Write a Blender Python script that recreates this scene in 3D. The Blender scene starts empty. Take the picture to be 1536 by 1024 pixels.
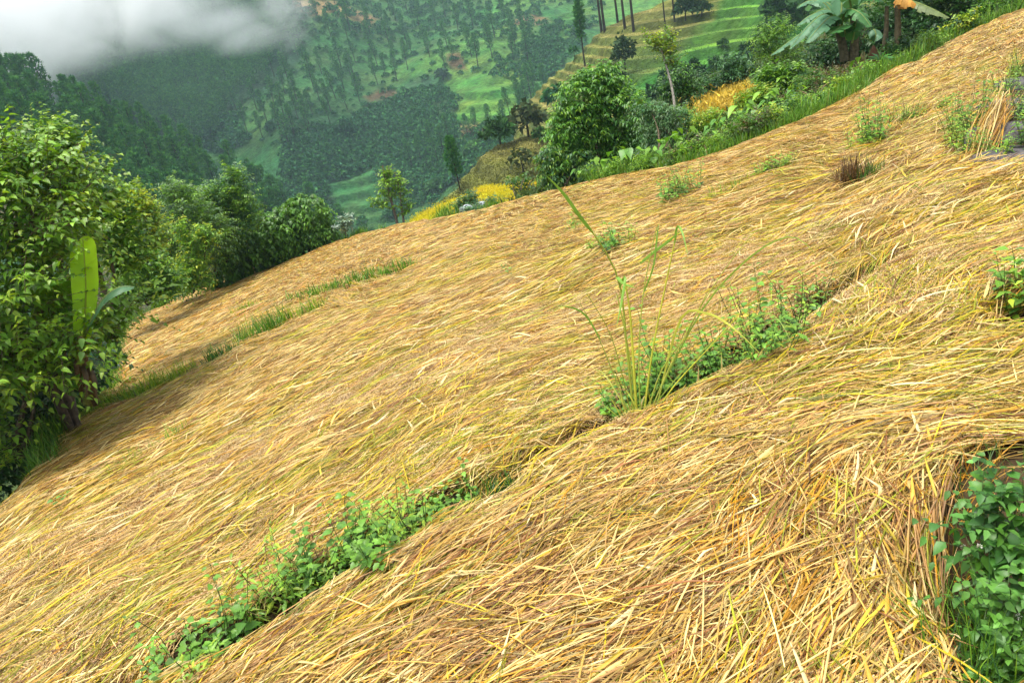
import bpy, math
import numpy as np
from mathutils import Vector, Matrix

rng = np.random.default_rng(11)
SC = bpy.context.scene
COL = SC.collection
PI = math.pi

# ------------------------------------------------------------------ camera geometry
PITCH, ROLL, FPX = math.radians(25), math.radians(12), 1109.0
EYE = np.array([0.0, 0.0, 1.6])
cr, sr, cp, sp = math.cos(ROLL), math.sin(ROLL), math.cos(PITCH), math.sin(PITCH)


def rays(px, py):
    """unit view directions through photo pixels (1536 x 1024)"""
    dx = np.asarray(px, float) - 768
    dy = np.asarray(py, float) - 512
    u = dx * cr - dy * sr
    v = dx * sr + dy * cr
    d = np.stack([u, FPX * cp - v * sp, -(FPX * sp + v * cp)], -1)
    return d / np.linalg.norm(d, axis=-1, keepdims=True)


def pix(p):
    """photo pixels of world points"""
    q = np.asarray(p, float) - EYE
    u = q[..., 0]
    f = q[..., 1] * cp - q[..., 2] * sp
    v = -(q[..., 1] * sp + q[..., 2] * cp)
    f = np.where(f < 1e-3, 1e-3, f)
    u, v = u / f * FPX, v / f * FPX
    return np.stack([768 + u * cr + v * sr, 512 - u * sr + v * cr], -1)


def at(px, py, D):
    return EYE + rays(px, py) * np.asarray(D, float)[..., None]


# ------------------------------------------------------------------ noise
_tab = np.random.default_rng(5).random((64, 64))


def vn(x, y, s=0):
    x = np.asarray(x, float) + 17.3 * s
    y = np.asarray(y, float) + 9.1 * s
    i, j = np.floor(x).astype(int), np.floor(y).astype(int)
    a, b = x - i, y - j
    a, b = a * a * (3 - 2 * a), b * b * (3 - 2 * b)
    i0, i1, j0, j1 = i % 64, (i + 1) % 64, j % 64, (j + 1) % 64
    return (_tab[i0, j0] * (1 - a) + _tab[i1, j0] * a) * (1 - b) + (_tab[i0, j1] * (1 - a) + _tab[i1, j1] * a) * b


def fbm(x, y, s=0, o=4):
    r, w, t = 0, 1, 0
    for k in range(o):
        r = r + w * vn(x * 2 ** k, y * 2 ** k, s + k * 3)
        t += w
        w *= 0.5
    return r / t


def sstep(a, b, x):
    t = np.clip((x - a) / (b - a), 0, 1)
    return t * t * (3 - 2 * t)


def inpoly(x, y, P):
    P = np.asarray(P, float)
    c = np.zeros(np.shape(x), bool)
    n = len(P)
    for k in range(n):
        x0, y0 = P[k]
        x1, y1 = P[(k + 1) % n]
        hit = ((y0 > y) != (y1 > y)) & (x < (x1 - x0) * (y - y0) / (y1 - y0 + 1e-12) + x0)
        c ^= hit
    return c


def polydist(x, y, P, closed=False):
    """distance to a polyline and the sign of the nearest segment's side (+ on its right)"""
    P = np.asarray(P, float)
    best = np.full(np.shape(x), 1e9)
    side = np.zeros(np.shape(x))
    par = np.zeros(np.shape(x))
    n = len(P) if closed else len(P) - 1
    for k in range(n):
        a, b = P[k], P[(k + 1) % len(P)]
        d = b - a
        t = np.clip(((x - a[0]) * d[0] + (y - a[1]) * d[1]) / (d @ d), 0, 1)
        qx, qy = x - a[0] - t * d[0], y - a[1] - t * d[1]
        r = np.hypot(qx, qy)
        s = np.sign(d[1] * qx - d[0] * qy)
        m = r < best
        best = np.where(m, r, best)
        side = np.where(m, s, side)
        par = np.where(m, k + t, par)
    return best, side, par


# ------------------------------------------------------------------ the mesh builder
class MB:
    def __init__(s):
        s.V, s.Q, s.T, s.C, s.n = [], [], [], [], 0

    def add(s, v, q=None, t=None, c=None):
        v = np.asarray(v, float).reshape(-1, 3)
        if q is not None and len(q):
            s.Q.append(np.asarray(q, np.int64).reshape(-1, 4) + s.n)
        if t is not None and len(t):
            s.T.append(np.asarray(t, np.int64).reshape(-1, 3) + s.n)
        s.V.append(v)
        cc = np.ones((len(v), 3)) * 0.5 if c is None else np.broadcast_to(np.asarray(c, float), (len(v), 3))
        s.C.append(cc)
        s.n += len(v)
        return s

    def mesh(s, name, smooth=False):
        V = np.concatenate(s.V)
        C = np.concatenate(s.C)
        Q = np.concatenate(s.Q) if s.Q else np.zeros((0, 4), np.int64)
        T = np.concatenate(s.T) if s.T else np.zeros((0, 3), np.int64)
        me = bpy.data.meshes.new(name)
        me.vertices.add(len(V))
        me.vertices.foreach_set("co", V.astype(np.float32).ravel())
        me.loops.add(Q.size + T.size)
        me.loops.foreach_set("vertex_index", np.concatenate([Q.ravel(), T.ravel()]).astype(np.int32))
        me.polygons.add(len(Q) + len(T))
        ls = np.concatenate([np.arange(len(Q)) * 4, Q.size + np.arange(len(T)) * 3]).astype(np.int32)
        me.polygons.foreach_set("loop_start", ls)
        if smooth:
            me.polygons.foreach_set("use_smooth", np.ones(len(ls), bool))
        at_ = me.color_attributes.new("Col", 'FLOAT_COLOR', 'POINT')
        at_.data.foreach_set("color", np.concatenate([np.clip(C, 0, 1), np.ones((len(C), 1))], 1).astype(np.float32).ravel())
        me.update(calc_edges=True)
        return me

    def build(s, name, mat, parent=None, smooth=False, origin=None):
        if origin is not None:
            s.V = [v - np.asarray(origin) for v in s.V]
        me = s.mesh(name, smooth)
        me.materials.append(mat)
        o = bpy.data.objects.new(name, me)
        COL.objects.link(o)
        if parent is not None:
            o.parent = parent
        if origin is not None:
            o.location = tuple(origin)
        return o


def tag(o, label, cat, group=None, kind=None):
    o['label'] = label
    o['category'] = cat
    if group:
        o['group'] = group
    if kind:
        o['kind'] = kind
    return o


def thing(name, loc, label, cat, group=None):
    o = bpy.data.objects.new(name, None)
    COL.objects.link(o)
    o.location = tuple(float(a) for a in loc)
    o.empty_display_size = 0.1
    return tag(o, label, cat, group)


def copy_thing(o, loc, rz, sc, label=None, group=None, tilt=(0, 0)):
    c = o.copy()
    COL.objects.link(c)
    c.location = tuple(float(a) for a in loc)
    c.rotation_euler = (tilt[0], tilt[1], rz)
    c.scale = (sc, sc, sc) if np.isscalar(sc) else sc
    if label:
        c['label'] = label
    if group:
        c['group'] = group
    for ch in o.children:
        d = ch.copy()
        COL.objects.link(d)
        d.parent = c
        for g in ch.children:
            e = g.copy()
            COL.objects.link(e)
            e.parent = d
    return c


# ------------------------------------------------------------------ materials
def mat_new(name):
    m = bpy.data.materials.new(name)
    m.use_nodes = True
    nt = m.node_tree
    nt.nodes.clear()
    return m, nt, nt.nodes, nt.links


def leaf_mat(name, trans=0.3, rough=0.45, spec=0.35, nscale=6.0, namt=0.35):
    """leaf surface: colour from the leaf's own attribute, mottled, part translucent"""
    m, nt, N, L = mat_new(name)
    out = N.new('ShaderNodeOutputMaterial')
    a = N.new('ShaderNodeAttribute'); a.attribute_name = 'Col'
    tc = N.new('ShaderNodeTexCoord')
    nz = N.new('ShaderNodeTexNoise'); nz.inputs['Scale'].default_value = nscale; nz.inputs['Detail'].default_value = 3
    L.new(tc.outputs['Object'], nz.inputs['Vector'])
    mr = N.new('ShaderNodeMapRange'); mr.inputs['From Min'].default_value = 0.3; mr.inputs['From Max'].default_value = 0.7
    mr.inputs['To Min'].default_value = 1 - namt; mr.inputs['To Max'].default_value = 1 + namt
    L.new(nz.outputs['Fac'], mr.inputs['Value'])
    mx = N.new('ShaderNodeVectorMath'); mx.operation = 'SCALE'
    L.new(a.outputs['Color'], mx.inputs[0]); L.new(mr.outputs['Result'], mx.inputs['Scale'])
    p = N.new('ShaderNodeBsdfPrincipled')
    p.inputs['Roughness'].default_value = rough
    p.inputs['Specular IOR Level'].default_value = spec
    L.new(mx.outputs[0], p.inputs['Base Color'])
    if trans > 0:
        t = N.new('ShaderNodeBsdfTranslucent')
        hs = N.new('ShaderNodeMixRGB'); hs.blend_type = 'MULTIPLY'; hs.inputs['Fac'].default_value = 1
        hs.inputs['Color2'].default_value = (1.25, 1.15, 0.45, 1)
        L.new(mx.outputs[0], hs.inputs['Color1'])
        L.new(hs.outputs['Color'], t.inputs['Color'])
        mi = N.new('ShaderNodeMixShader'); mi.inputs['Fac'].default_value = trans
        L.new(p.outputs[0], mi.inputs[1]); L.new(t.outputs[0], mi.inputs[2]); L.new(mi.outputs[0], out.inputs['Surface'])
    else:
        L.new(p.outputs[0], out.inputs['Surface'])
    return m


def ground_mat(name, scale=3.0, amt=0.5, bump=0.3, bscale=None, dist=0.1, rough=0.9):
    """soil or turf: own colour attribute broken up by noise at two scales, bumped"""
    m, nt, N, L = mat_new(name)
    out = N.new('ShaderNodeOutputMaterial')
    a = N.new('ShaderNodeAttribute'); a.attribute_name = 'Col'
    tc = N.new('ShaderNodeTexCoord')
    n1 = N.new('ShaderNodeTexNoise'); n1.inputs['Scale'].default_value = scale; n1.inputs['Detail'].default_value = 8; n1.inputs['Roughness'].default_value = 0.7
    n2 = N.new('ShaderNodeTexNoise'); n2.inputs['Scale'].default_value = scale * 0.13; n2.inputs['Detail'].default_value = 4
    for n in (n1, n2):
        L.new(tc.outputs['Object'], n.inputs['Vector'])
    mr = N.new('ShaderNodeMapRange'); mr.inputs['From Min'].default_value = 0.25; mr.inputs['From Max'].default_value = 0.75
    mr.inputs['To Min'].default_value = 1 - amt; mr.inputs['To Max'].default_value = 1 + amt
    L.new(n1.outputs['Fac'], mr.inputs['Value'])
    mx = N.new('ShaderNodeVectorMath'); mx.operation = 'SCALE'
    n4 = N.new('ShaderNodeTexNoise'); n4.inputs['Scale'].default_value = scale * 0.35; n4.inputs['Detail'].default_value = 6; n4.inputs['Roughness'].default_value = 0.75
    L.new(tc.outputs['Object'], n4.inputs['Vector'])
    m4 = N.new('ShaderNodeMapRange'); m4.inputs['From Min'].default_value = 0.3; m4.inputs['From Max'].default_value = 0.7
    m4.inputs['To Min'].default_value = 1 - amt; m4.inputs['To Max'].default_value = 1 + amt
    L.new(n4.outputs['Fac'], m4.inputs['Value'])
    mm = N.new('ShaderNodeMath'); mm.operation = 'MULTIPLY'; L.new(mr.outputs['Result'], mm.inputs[0]); L.new(m4.outputs['Result'], mm.inputs[1])
    L.new(a.outputs['Color'], mx.inputs[0]); L.new(mm.outputs[0], mx.inputs['Scale'])
    hs = N.new('ShaderNodeHueSaturation')
    m2 = N.new('ShaderNodeMapRange'); m2.inputs['From Min'].default_value = 0.3; m2.inputs['From Max'].default_value = 0.7
    m2.inputs['To Min'].default_value = 0.47; m2.inputs['To Max'].default_value = 0.53
    L.new(n2.outputs['Fac'], m2.inputs['Value']); L.new(m2.outputs['Result'], hs.inputs['Hue']); L.new(mx.outputs[0], hs.inputs['Color'])
    p = N.new('ShaderNodeBsdfPrincipled'); p.inputs['Roughness'].default_value = rough; p.inputs['Specular IOR Level'].default_value = 0.13
    L.new(hs.outputs['Color'], p.inputs['Base Color'])
    if bump:
        n3 = N.new('ShaderNodeTexNoise'); n3.inputs['Scale'].default_value = bscale or scale * 2; n3.inputs['Detail'].default_value = 6
        L.new(tc.outputs['Object'], n3.inputs['Vector'])
        b = N.new('ShaderNodeBump'); b.inputs['Strength'].default_value = bump; b.inputs['Distance'].default_value = dist
        L.new(n3.outputs['Fac'], b.inputs['Height']); L.new(b.outputs['Normal'], p.inputs['Normal'])
    L.new(p.outputs[0], out.inputs['Surface'])
    return m


M = dict(
    straw=leaf_mat('straw', 0.12, 0.42, 0.3, 30, 0.15),
    leaf=leaf_mat('leaf', 0.32, 0.42, 0.4, 9, 0.25),
    matte_leaf=leaf_mat('matte_leaf', 0.25, 0.6, 0.2, 4, 0.3),
    far_leaf=leaf_mat('far_leaf', 0.15, 0.7, 0.1, 0.6, 0.35),
    backlit_blade=leaf_mat('backlit_blade', 0.62, 0.4, 0.3, 6, 0.08),
    blade=leaf_mat('blade', 0.3, 0.45, 0.3, 12, 0.15),
    bark=leaf_mat('bark', 0, 0.9, 0.1, 20, 0.4),
    soil=ground_mat('soil', 9.0, 0.5, 0.6, 22, 0.04),
    turf=ground_mat('turf', 0.55, 0.55, 1.0, 0.9, 1.2),
    near_turf=ground_mat('near_turf', 3.5, 0.5, 1.0, 5, 0.3),
    rock=ground_mat('rock', 6.0, 0.35, 0.8, 9, 0.05, 0.8),
)

# ------------------------------------------------------------------ camera, world, sun
cam = bpy.data.cameras.new('camera')
cam.sensor_width = 36
cam.lens = 36 * FPX / 1536
cam.clip_start = 0.05
cam.clip_end = 6000
co = bpy.data.objects.new('camera', cam)
COL.objects.link(co)
X = Vector((cr, -sr * sp, -sr * cp))
Y = Vector((sr, cr * sp, cr * cp))
Z = Vector((0, -cp, sp))
co.matrix_world = Matrix(((X.x, Y.x, Z.x, EYE[0]), (X.y, Y.y, Z.y, EYE[1]), (X.z, Y.z, Z.z, EYE[2]), (0, 0, 0, 1)))
SC.camera = co

to_sun = Vector((-0.20, 0.04, 0.97)).normalized()
w = bpy.data.worlds.new('World')
SC.world = w
w.use_nodes = True
wn = w.node_tree
wn.nodes.clear()
sky = wn.nodes.new('ShaderNodeTexSky')
sky.sky_type = 'NISHITA'
sky.sun_disc = False
sky.sun_elevation = math.asin(to_sun.z)
sky.sun_rotation = math.atan2(to_sun.x, to_sun.y)
sky.dust_density = 4.0
sky.air_density = 1.0
hs = wn.nodes.new('ShaderNodeHueSaturation'); hs.inputs['Saturation'].default_value = 0.35
bg = wn.nodes.new('ShaderNodeBackground'); bg.inputs['Strength'].default_value = 0.13
wo = wn.nodes.new('ShaderNodeOutputWorld')
wn.links.new(sky.outputs[0], hs.inputs['Color']); wn.links.new(hs.outputs[0], bg.inputs[0]); wn.links.new(bg.outputs[0], wo.inputs[0])
sl = bpy.data.lights.new('sun', 'SUN')
sl.energy = 1.5
sl.angle = math.radians(15)
sl.color = (1.0, 0.95, 0.86)
so = bpy.data.objects.new('sun', sl)
COL.objects.link(so)
so.rotation_euler = to_sun.to_track_quat('Z', 'Y').to_euler()
SC.view_settings.view_transform = 'Standard'
SC.view_settings.look = 'None'
SC.view_settings.gamma = 1
SC.view_settings.exposure = 1.3
SC.cycles.volume_bounces = 28
SC.cycles.max_bounces = 28
SC.cycles.diffuse_bounces = 3
SC.cycles.transparent_max_bounces = 8
SC.cycles.caustics_reflective = False
SC.cycles.caustics_refractive = False

# ------------------------------------------------------------------ the field
PA, PB = 0.17, 0.15


def plane_hit(px, py):
    d = rays(px, py)
    t = 1.6 / (-d[..., 2] - PA * d[..., 1] + PB * d[..., 0])
    return EYE + d * t[..., None]


def pp(L):
    L = np.asarray(L, float)
    return plane_hit(L[:, 0], L[:, 1])[:, :2]


EDGE_PX = [(-60, 860), (0, 760), (60, 700), (110, 640), (150, 595), (172, 545), (180, 500), (205, 478), (240, 462), (300, 432), (360, 408), (420, 390), (480, 372), (540, 352),
           (600, 336), (660, 327), (740, 311), (820, 290), (900, 270), (980, 252), (1050, 238), (1120, 212), (1180, 190), (1200, 181), (1260, 152), (1300, 128), (1360, 98), (1420, 62), (1480, 36), (1540, 12)]
EDGE = pp(EDGE_PX)
FIELD = np.concatenate([EDGE, [[16, 17], [16, 6], [9, -1], [3, -3], [-3, -3], [-7, 0], [-6.5, 4]]])
B_MAIN = pp([(100, 1130), (240, 1040), (380, 980), (470, 915), (560, 855), (640, 805), (700, 770), (800, 720), (900, 668), (980, 630), (1080, 590), (1160, 545), (1240, 470), (1330, 415), (1440, 370)])
B_MID = pp([(0, 722), (130, 622), (220, 590), (340, 540), (430, 492), (490, 468), (520, 455)])
B_FAR = pp([(448, 452), (540, 428), (625, 402)])
B_UP = pp([(860, 388), (930, 376), (1020, 330), (1100, 300), (1200, 268), (1320, 212), (1400, 190), (1440, 165)])


def bund(x, y, P, A, L, ends=0.6):
    d, s, par = polydist(x, y, P)
    sd = d * s                      # + on the near (uphill) side
    fade = np.clip(np.minimum(par, len(P) - 1 - par) / ends, 0, 1)
    e = np.exp(-d / L)
    return A * fade * np.where(sd > 0, e, -e) * sstep(0, 0.06, d)


HOLES = []      # (x, y, radius, depth)
_p = plane_hit(1510, 900); HOLES.append((_p[0] + 0.12, _p[1] + 0.05, 0.40, 0.26))
_p = plane_hit(1522, 485); HOLES.append((_p[0] + 0.1, _p[1], 0.22, 0.15))


def seam(x, y, wide=1.0):
    """how open the bare seam on the valley side of each bund is, 0 to 1"""
    m = np.zeros(np.shape(x))
    for P, w0, sc, lo in ((B_MAIN, 0.19, 1.3, -0.1), (B_MID, 0.26, 0.7, 0.15), (B_FAR, 0.28, 0.5, 0.0), (B_UP, 0.16, 0.6, 0.45)):
        d, s, par = polydist(x, y, P)
        op = sstep(lo, lo + 0.3, vn(par * sc, par * 0 + 3, 4))
        on = (s < 0) & (par > 0.05) & (par < len(P) - 1.6)
        m = np.maximum(m, np.where(on, op * sstep(w0 * wide, w0 * wide * 0.8, d) , 0))
    return m


def zfield(x, y):
    z = -PA * y + PB * x
    z = z + bund(x, y, B_MAIN, 0.05, 0.7) + bund(x, y, B_MID, 0.12, 1.2) + bund(x, y, B_FAR, 0.10, 1.0) + bund(x, y, B_UP, 0.10, 1.0)
    r = np.hypot(x, y)
    amp = 0.03 + 0.05 * sstep(5, 14, r)
    z = z + amp * (fbm(x * 0.9, y * 0.9, 3) - 0.5) * 2 + 0.032 * (fbm(x * 2.6, y * 2.6, 7, 3) - 0.5) * 2
    z = z - 0.15 * seam(x, y, 1.25)
    for hx, hy, R, D in HOLES:
        z = z - D * sstep(R, R * 0.45, np.hypot(x - hx, y - hy))
    return z


GX0, GX1, GY0, GY1, GS = -34.0, 22.0, -4.0, 46.0, 0.09
gx = np.arange(GX0, GX1, GS)
gy = np.arange(GY0, GY1, GS)
GXX, GYY = np.meshgrid(gx, gy, indexing='ij')
_in = inpoly(GXX, GYY, FIELD)
_de, _, _ = polydist(GXX, GYY, FIELD, True)
OUT = np.where(_in, 0, _de)
GZ = zfield(GXX, GYY)
GZ = GZ - 0.45 * sstep(0, 0.35, OUT) - 0.5 * OUT - 0.12 * sstep(0.5, 0.0, np.where(_in, _de, 0)) * 0.5


def ground(x, y):
    a = np.clip((np.asarray(x, float) - GX0) / GS, 0, len(gx) - 1.001)
    b = np.clip((np.asarray(y, float) - GY0) / GS, 0, len(gy) - 1.001)
    i, j = a.astype(int), b.astype(int)
    a, b = a - i, b - j
    return (GZ[i, j] * (1 - a) + GZ[i + 1, j] * a) * (1 - b) + (GZ[i, j + 1] * (1 - a) + GZ[i + 1, j + 1] * a) * b


def hit(px, py):
    """where the view ray through a photo pixel meets the field"""
    d = rays(px, py)
    ts = np.concatenate([np.linspace(1.2, 8, 400), np.linspace(8.02, 45, 900)])
    P = EYE + d[..., None, :] * ts[:, None]
    below = P[..., 2] < ground(P[..., 0], P[..., 1])
    below[..., -1] = False
    k = np.where(below.any(-1), np.argmax(below, -1), np.argmin(np.abs(ts - 9.6)))     # past the edge: the slope just below the left tree
    return np.take_along_axis(P, k[..., None, None], -2)[..., 0, :]


def on_field(px, py):
    p = hit(np.asarray(px, float), np.asarray(py, float))
    return p


def grid_faces(nx, ny):
    i, j = np.meshgrid(np.arange(nx - 1), np.arange(ny - 1), indexing='ij')
    a = (i * ny + j).ravel()
    return np.stack([a, a + ny, a + ny + 1, a + 1], 1)


st = 1
V = np.stack([GXX, GYY, GZ], -1)
g = MB()
soilc = np.where((OUT > 0.15)[..., None], np.array([0.045, 0.075, 0.018]), np.array([0.060, 0.040, 0.020]))
g.add(V.reshape(-1, 3), grid_faces(len(gx), len(gy)), c=soilc.reshape(-1, 3))
fg = g.build('ground', M['soil'], smooth=True)
fg['kind'] = 'structure'

# ------------------------------------------------------------------ lodged straw
DIRS = [(100, 950, 35), (200, 830, 32), (60, 800, 35), (300, 700, 30), (500, 700, 33), (650, 620, 25), (500, 560, 28), (300, 620, 30), (800, 560, 22), (700, 480, 22),
        (850, 480, 20), (1000, 380, 20), (1150, 380, 18), (1300, 330, 22), (1450, 300, 20), (1280, 480, 55), (1420, 480, 38), (1500, 560, 20), (1450, 630, 4), (1300, 620, 14),
        (1150, 640, 28), (1000, 720, 35), (850, 800, 40), (700, 900, 35), (560, 930, 33), (1000, 900, 42), (1200, 760, 52), (1250, 880, 72), (1380, 740, 60), (1380, 900, 96),
        (1150, 980, 65), (800, 1000, 36), (300, 450, 18), (500, 400, 15), (800, 330, 12), (1000, 280, 12), (1200, 220, 15), (1400, 100, 28), (1500, 60, 30), (250, 540, 20),
        (1480, 150, 40), (1350, 240, 28), (1450, 400, 22), (1330, 430, 48), (1080, 520, 24), (900, 620, 20), (1380, 600, 10), (720, 700, 30), (420, 860, 34), (980, 470, 16)]
_d = np.array(DIRS, float)
_a = hit(_d[:, 0] - 12 * np.cos(np.radians(_d[:, 2])), _d[:, 1] + 12 * np.sin(np.radians(_d[:, 2])))
_b = hit(_d[:, 0] + 12 * np.cos(np.radians(_d[:, 2])), _d[:, 1] - 12 * np.sin(np.radians(_d[:, 2])))
_ang = np.arctan2((_b - _a)[:, 1], (_b - _a)[:, 0])
_DP = hit(_d[:, 0], _d[:, 1])[:, :2]


def lay_angle(x, y):
    """which way the flattened crop lies, from a hand-made chart of the field"""
    q = pix(np.stack([x, y, ground(x, y)], -1))
    num = np.zeros((len(x), 2))
    den = np.zeros(len(x))
    for k in range(len(_d)):
        r2 = (q[:, 0] - _d[k, 0]) ** 2 + (q[:, 1] - _d[k, 1]) ** 2
        wt = 1 / (r2 + 900) ** 1.5
        num += wt[:, None] * np.array([math.cos(2 * _ang[k]), math.sin(2 * _ang[k])])
        den += wt
    return 0.5 * np.arctan2(num[:, 1], num[:, 0])


BARE_PX = [
    [(1425, 760), (1460, 705), (1560, 680), (1560, 1060), (1445, 1060), (1430, 940)],       # ditch
    [(1510, 470), (1560, 450), (1560, 520), (1515, 505)],
    [(1485, 240), (1500, 170), (1520, 110), (1560, 100), (1560, 250)],                      # stones
    [(1440, 235), (1465, 200), (1480, 205), (1455, 240)],
]
BARE = [pp(P) for P in BARE_PX]


WEEDY = [(945, 640, 40), (985, 610, 55), (1020, 595, 45), (1065, 575, 40), (1100, 565, 40), (1150, 540, 45), (1185, 520, 40), (1222, 488, 30), (590, 830, 50), (550, 850, 40), (625, 815, 35),
         (440, 915, 35), (475, 890, 35), (300, 1000, 40), (350, 980, 30), (680, 775, 28), (750, 748, 32), (1015, 295, 26), (920, 376, 30), (240, 582, 30), (270, 568, 26), (335, 540, 22), (165, 610, 30),
         (1310, 217, 16), (1440, 220, 26), (1285, 276, 20), (1498, 238, 26), (212, 598, 22), (200, 596, 20), (400, 503, 18), (425, 490, 16), (465, 474, 14), (475, 444, 10), (510, 435, 10), (545, 424, 10), (580, 413, 10), (612, 404, 9), (1150, 264, 12), (1362, 185, 10)]
_w = np.array(WEEDY, float)
_wp = hit(_w[:, 0], _w[:, 1])
_wr = _w[:, 2] * np.linalg.norm(_wp - EYE, axis=1) / FPX * 0.75


def bare_at(x, y):
    b = np.zeros(x.shape, bool)
    for P in BARE:
        b |= inpoly(x, y, P)
    for p, r in zip(_wp, _wr):
        b |= np.hypot(x - p[0], y - p[1]) < r
    return b | (seam(x, y) > 0.4)


PAL = np.array([
    [0.53, 0.345, 0.078],    # 0 straw
    [0.69, 0.530, 0.205],    # 1 pale
    [0.55, 0.420, 0.015],    # 2 yellow
    [0.54, 0.265, 0.018],    # 3 orange
    [0.22, 0.088, 0.024],    # 4 rust brown
    [0.29, 0.315, 0.018],    # 5 olive
    [0.48, 0.270, 0.090],    # 6 pinkish tan
])


def straw_colour(x, y, ang, n):
    u = x * np.cos(ang) + y * np.sin(ang)
    v = -x * np.sin(ang) + y * np.cos(ang)
    r = np.hypot(x, y)
    a = fbm(u * 0.35 + 5, v * 1.3, 2, 3)          # yellow patches
    b = fbm(u * 0.9, v * 2.2 + 9, 5, 3)           # orange/rust patches
    yel = sstep(0.47, 0.62, a)
    rus = sstep(0.50, 0.66, b)
    far = sstep(7, 16, r)
    wts = np.stack([0.40 + 0 * a, 0.36 - 0.1 * yel + 0.22 * far, 0.06 + 0.44 * yel * (1 - 0.7 * far), 0.06 + 0.14 * rus + 0.07 * far + 0.16 * sstep(8, 12, y) * sstep(1, -4, x), 0.10 + 0.18 * rus * (1 - 0.6 * far) - 0.06 * far, 0.06 + 0.62 * yel * (1 - 0.8 * far), 0.22 + 0.14 * rus + 0.22 * far], 1)
    wts /= wts.sum(1, keepdims=True)
    k = (np.cumsum(wts, 1) < rng.random((n, 1))).sum(1)
    c = PAL[np.clip(k, 0, 6)] * (0.42 + 0.92 * rng.random((n, 1)))
    return c


def strands(mb, x, y, Lm, wd, segs, hmax, jit=0.2, fold=True, ang=None, lift=0.0, colour=None, up=None, clump=0, curl=0.07):
    hill = None
    if clump:
        # a lodged hill of rice: its tillers lie fanned the same way, one over the next
        m0 = max(1, len(x) // clump)
        pick = rng.choice(len(x), m0, replace=False)
        x, y = x[pick], y[pick]
        ca = lay_angle(x, y) + (fbm(x * 1.5, y * 1.5, 12, 3) - 0.5) * 0.6 + rng.normal(0, 0.36, m0)
        cc = straw_colour(x, y, ca, m0)
        ch = hmax * rng.random(m0)
        rep = lambda v: np.repeat(v, clump, 0)
        n = m0 * clump
        ac, lo_ = rng.normal(0, 1, n) * Lm * 0.085, rng.normal(0, 1, n) * Lm * 0.22
        ca_ = rep(ca)
        x = rep(x) - np.sin(ca_) * ac + np.cos(ca_) * lo_
        y = rep(y) + np.cos(ca_) * ac + np.sin(ca_) * lo_
        ang = ca_ + ac / Lm * 0.9 * np.where(rep(rng.random(m0)) < 0.5, 1, -1)
        own = straw_colour(x, y, ang, n)
        mixf = rng.random((n, 1)) < 0.55
        tint = np.where(mixf, rep(cc) * (0.5 + 0.85 * rng.random((n, 1))), own)
        colour = lambda k: tint
        hill = rep(ch)
    n = len(x)
    if ang is None:
        ang = lay_angle(x, y)
        ang = ang + (fbm(x * 1.5, y * 1.5, 12, 3) - 0.5) * 0.9
    a0 = ang + rng.normal(0, jit, n) + np.where(rng.random(n) < 0.09, rng.normal(0, 0.9, n), 0)
    a0 = a0 + np.where(rng.random(n) < 0.35, PI, 0)
    L = Lm * (0.45 + 0.9 * rng.random(n))
    cv = rng.normal(0, curl, n)
    t = np.linspace(0, 1, segs + 1)
    th = a0[:, None] + cv[:, None] * (t - 0.5)[None]
    kink = np.where(rng.random(n) < 0.16, rng.normal(0, 0.7, n), 0)                 # broken stalks
    th = th + kink[:, None] * (t[None] > rng.uniform(0.35, 0.75, n)[:, None])
    dx = np.cos(th) * (L / segs)[:, None]
    dy = np.sin(th) * (L / segs)[:, None]
    X_ = x[:, None] + np.cumsum(dx, 1) - dx[:, :1] - 0.5 * L[:, None] * np.cos(a0)[:, None]
    Y_ = y[:, None] + np.cumsum(dy, 1) - dy[:, :1] - 0.5 * L[:, None] * np.sin(a0)[:, None]
    bad = bare_at(X_, Y_).mean(1)
    ok = (bad == 0) | ((bad < 0.5) & (rng.random(n) < 0.10))
    x, y, L, a0, th, X_, Y_ = x[ok], y[ok], L[ok], a0[ok], th[ok], X_[ok], Y_[ok]
    if hill is not None:
        hill = hill[ok]
    if ang is not None:
        ang = ang[ok]
    n_all, n = n, len(x)
    h0 = hmax * rng.random(n) ** 0.8 if hill is None else 0.65 * hill + 0.35 * hmax * rng.random(n)
    tilt = rng.normal(0, 0.05, n) * L
    arch = rng.random(n) * 0.03 * L / 0.5
    Z_ = ground(X_, Y_) + h0[:, None] + tilt[:, None] * (t - 0.5) + arch[:, None] * (4 * t * (1 - t)) + 0.004
    if up is not None:
        Z_ = Z_ + up(X_, Y_, t, L)
    wv = wd * (0.6 + 0.8 * rng.random(n))
    taper = np.clip(np.minimum(0.55 + 2.5 * t, 0.15 + 2.2 * (1 - t)), 0, 1)
    roll = rng.normal(0, 0.5, n)
    px, py = -np.sin(th), np.cos(th)
    hw = 0.5 * wv[:, None] * taper
    P = np.stack([X_, Y_, Z_], -1)
    S = np.stack([px * np.cos(roll)[:, None], py * np.cos(roll)[:, None], np.sin(roll)[:, None] + 0 * px], -1) * hw[..., None]
    c = straw_colour(x, y, ang, n) if colour is None else (colour(n) if hill is None else colour(n)[ok])
    if fold:
        V = np.stack([P - S, P + np.array([0, 0, 1.0]) * (hw * 0.55)[..., None], P + S], 2)        # n, segs+1, 3, 3
        m = 3
    else:
        V = np.stack([P - S, P + S], 2)
        m = 2
    base = np.arange(n)[:, None, None] * ((segs + 1) * m)
    k = np.arange(segs)[None, :, None] * m
    j = np.arange(m - 1)[None, None, :]
    a = base + k + j
    Q = np.stack([a, a + 1, a + m + 1, a + m], -1).reshape(-1, 4)
    grad = (0.85 + 0.3 * rng.random((n, 1, 1, 1))) * (1 + 0.12 * (t - 0.5)[None, :, None, None])
    C = np.broadcast_to(c[:, None, None, :] * grad, V.shape)
    mb.add(V.reshape(-1, 3), Q, c=C.reshape(-1, 3))


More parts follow.
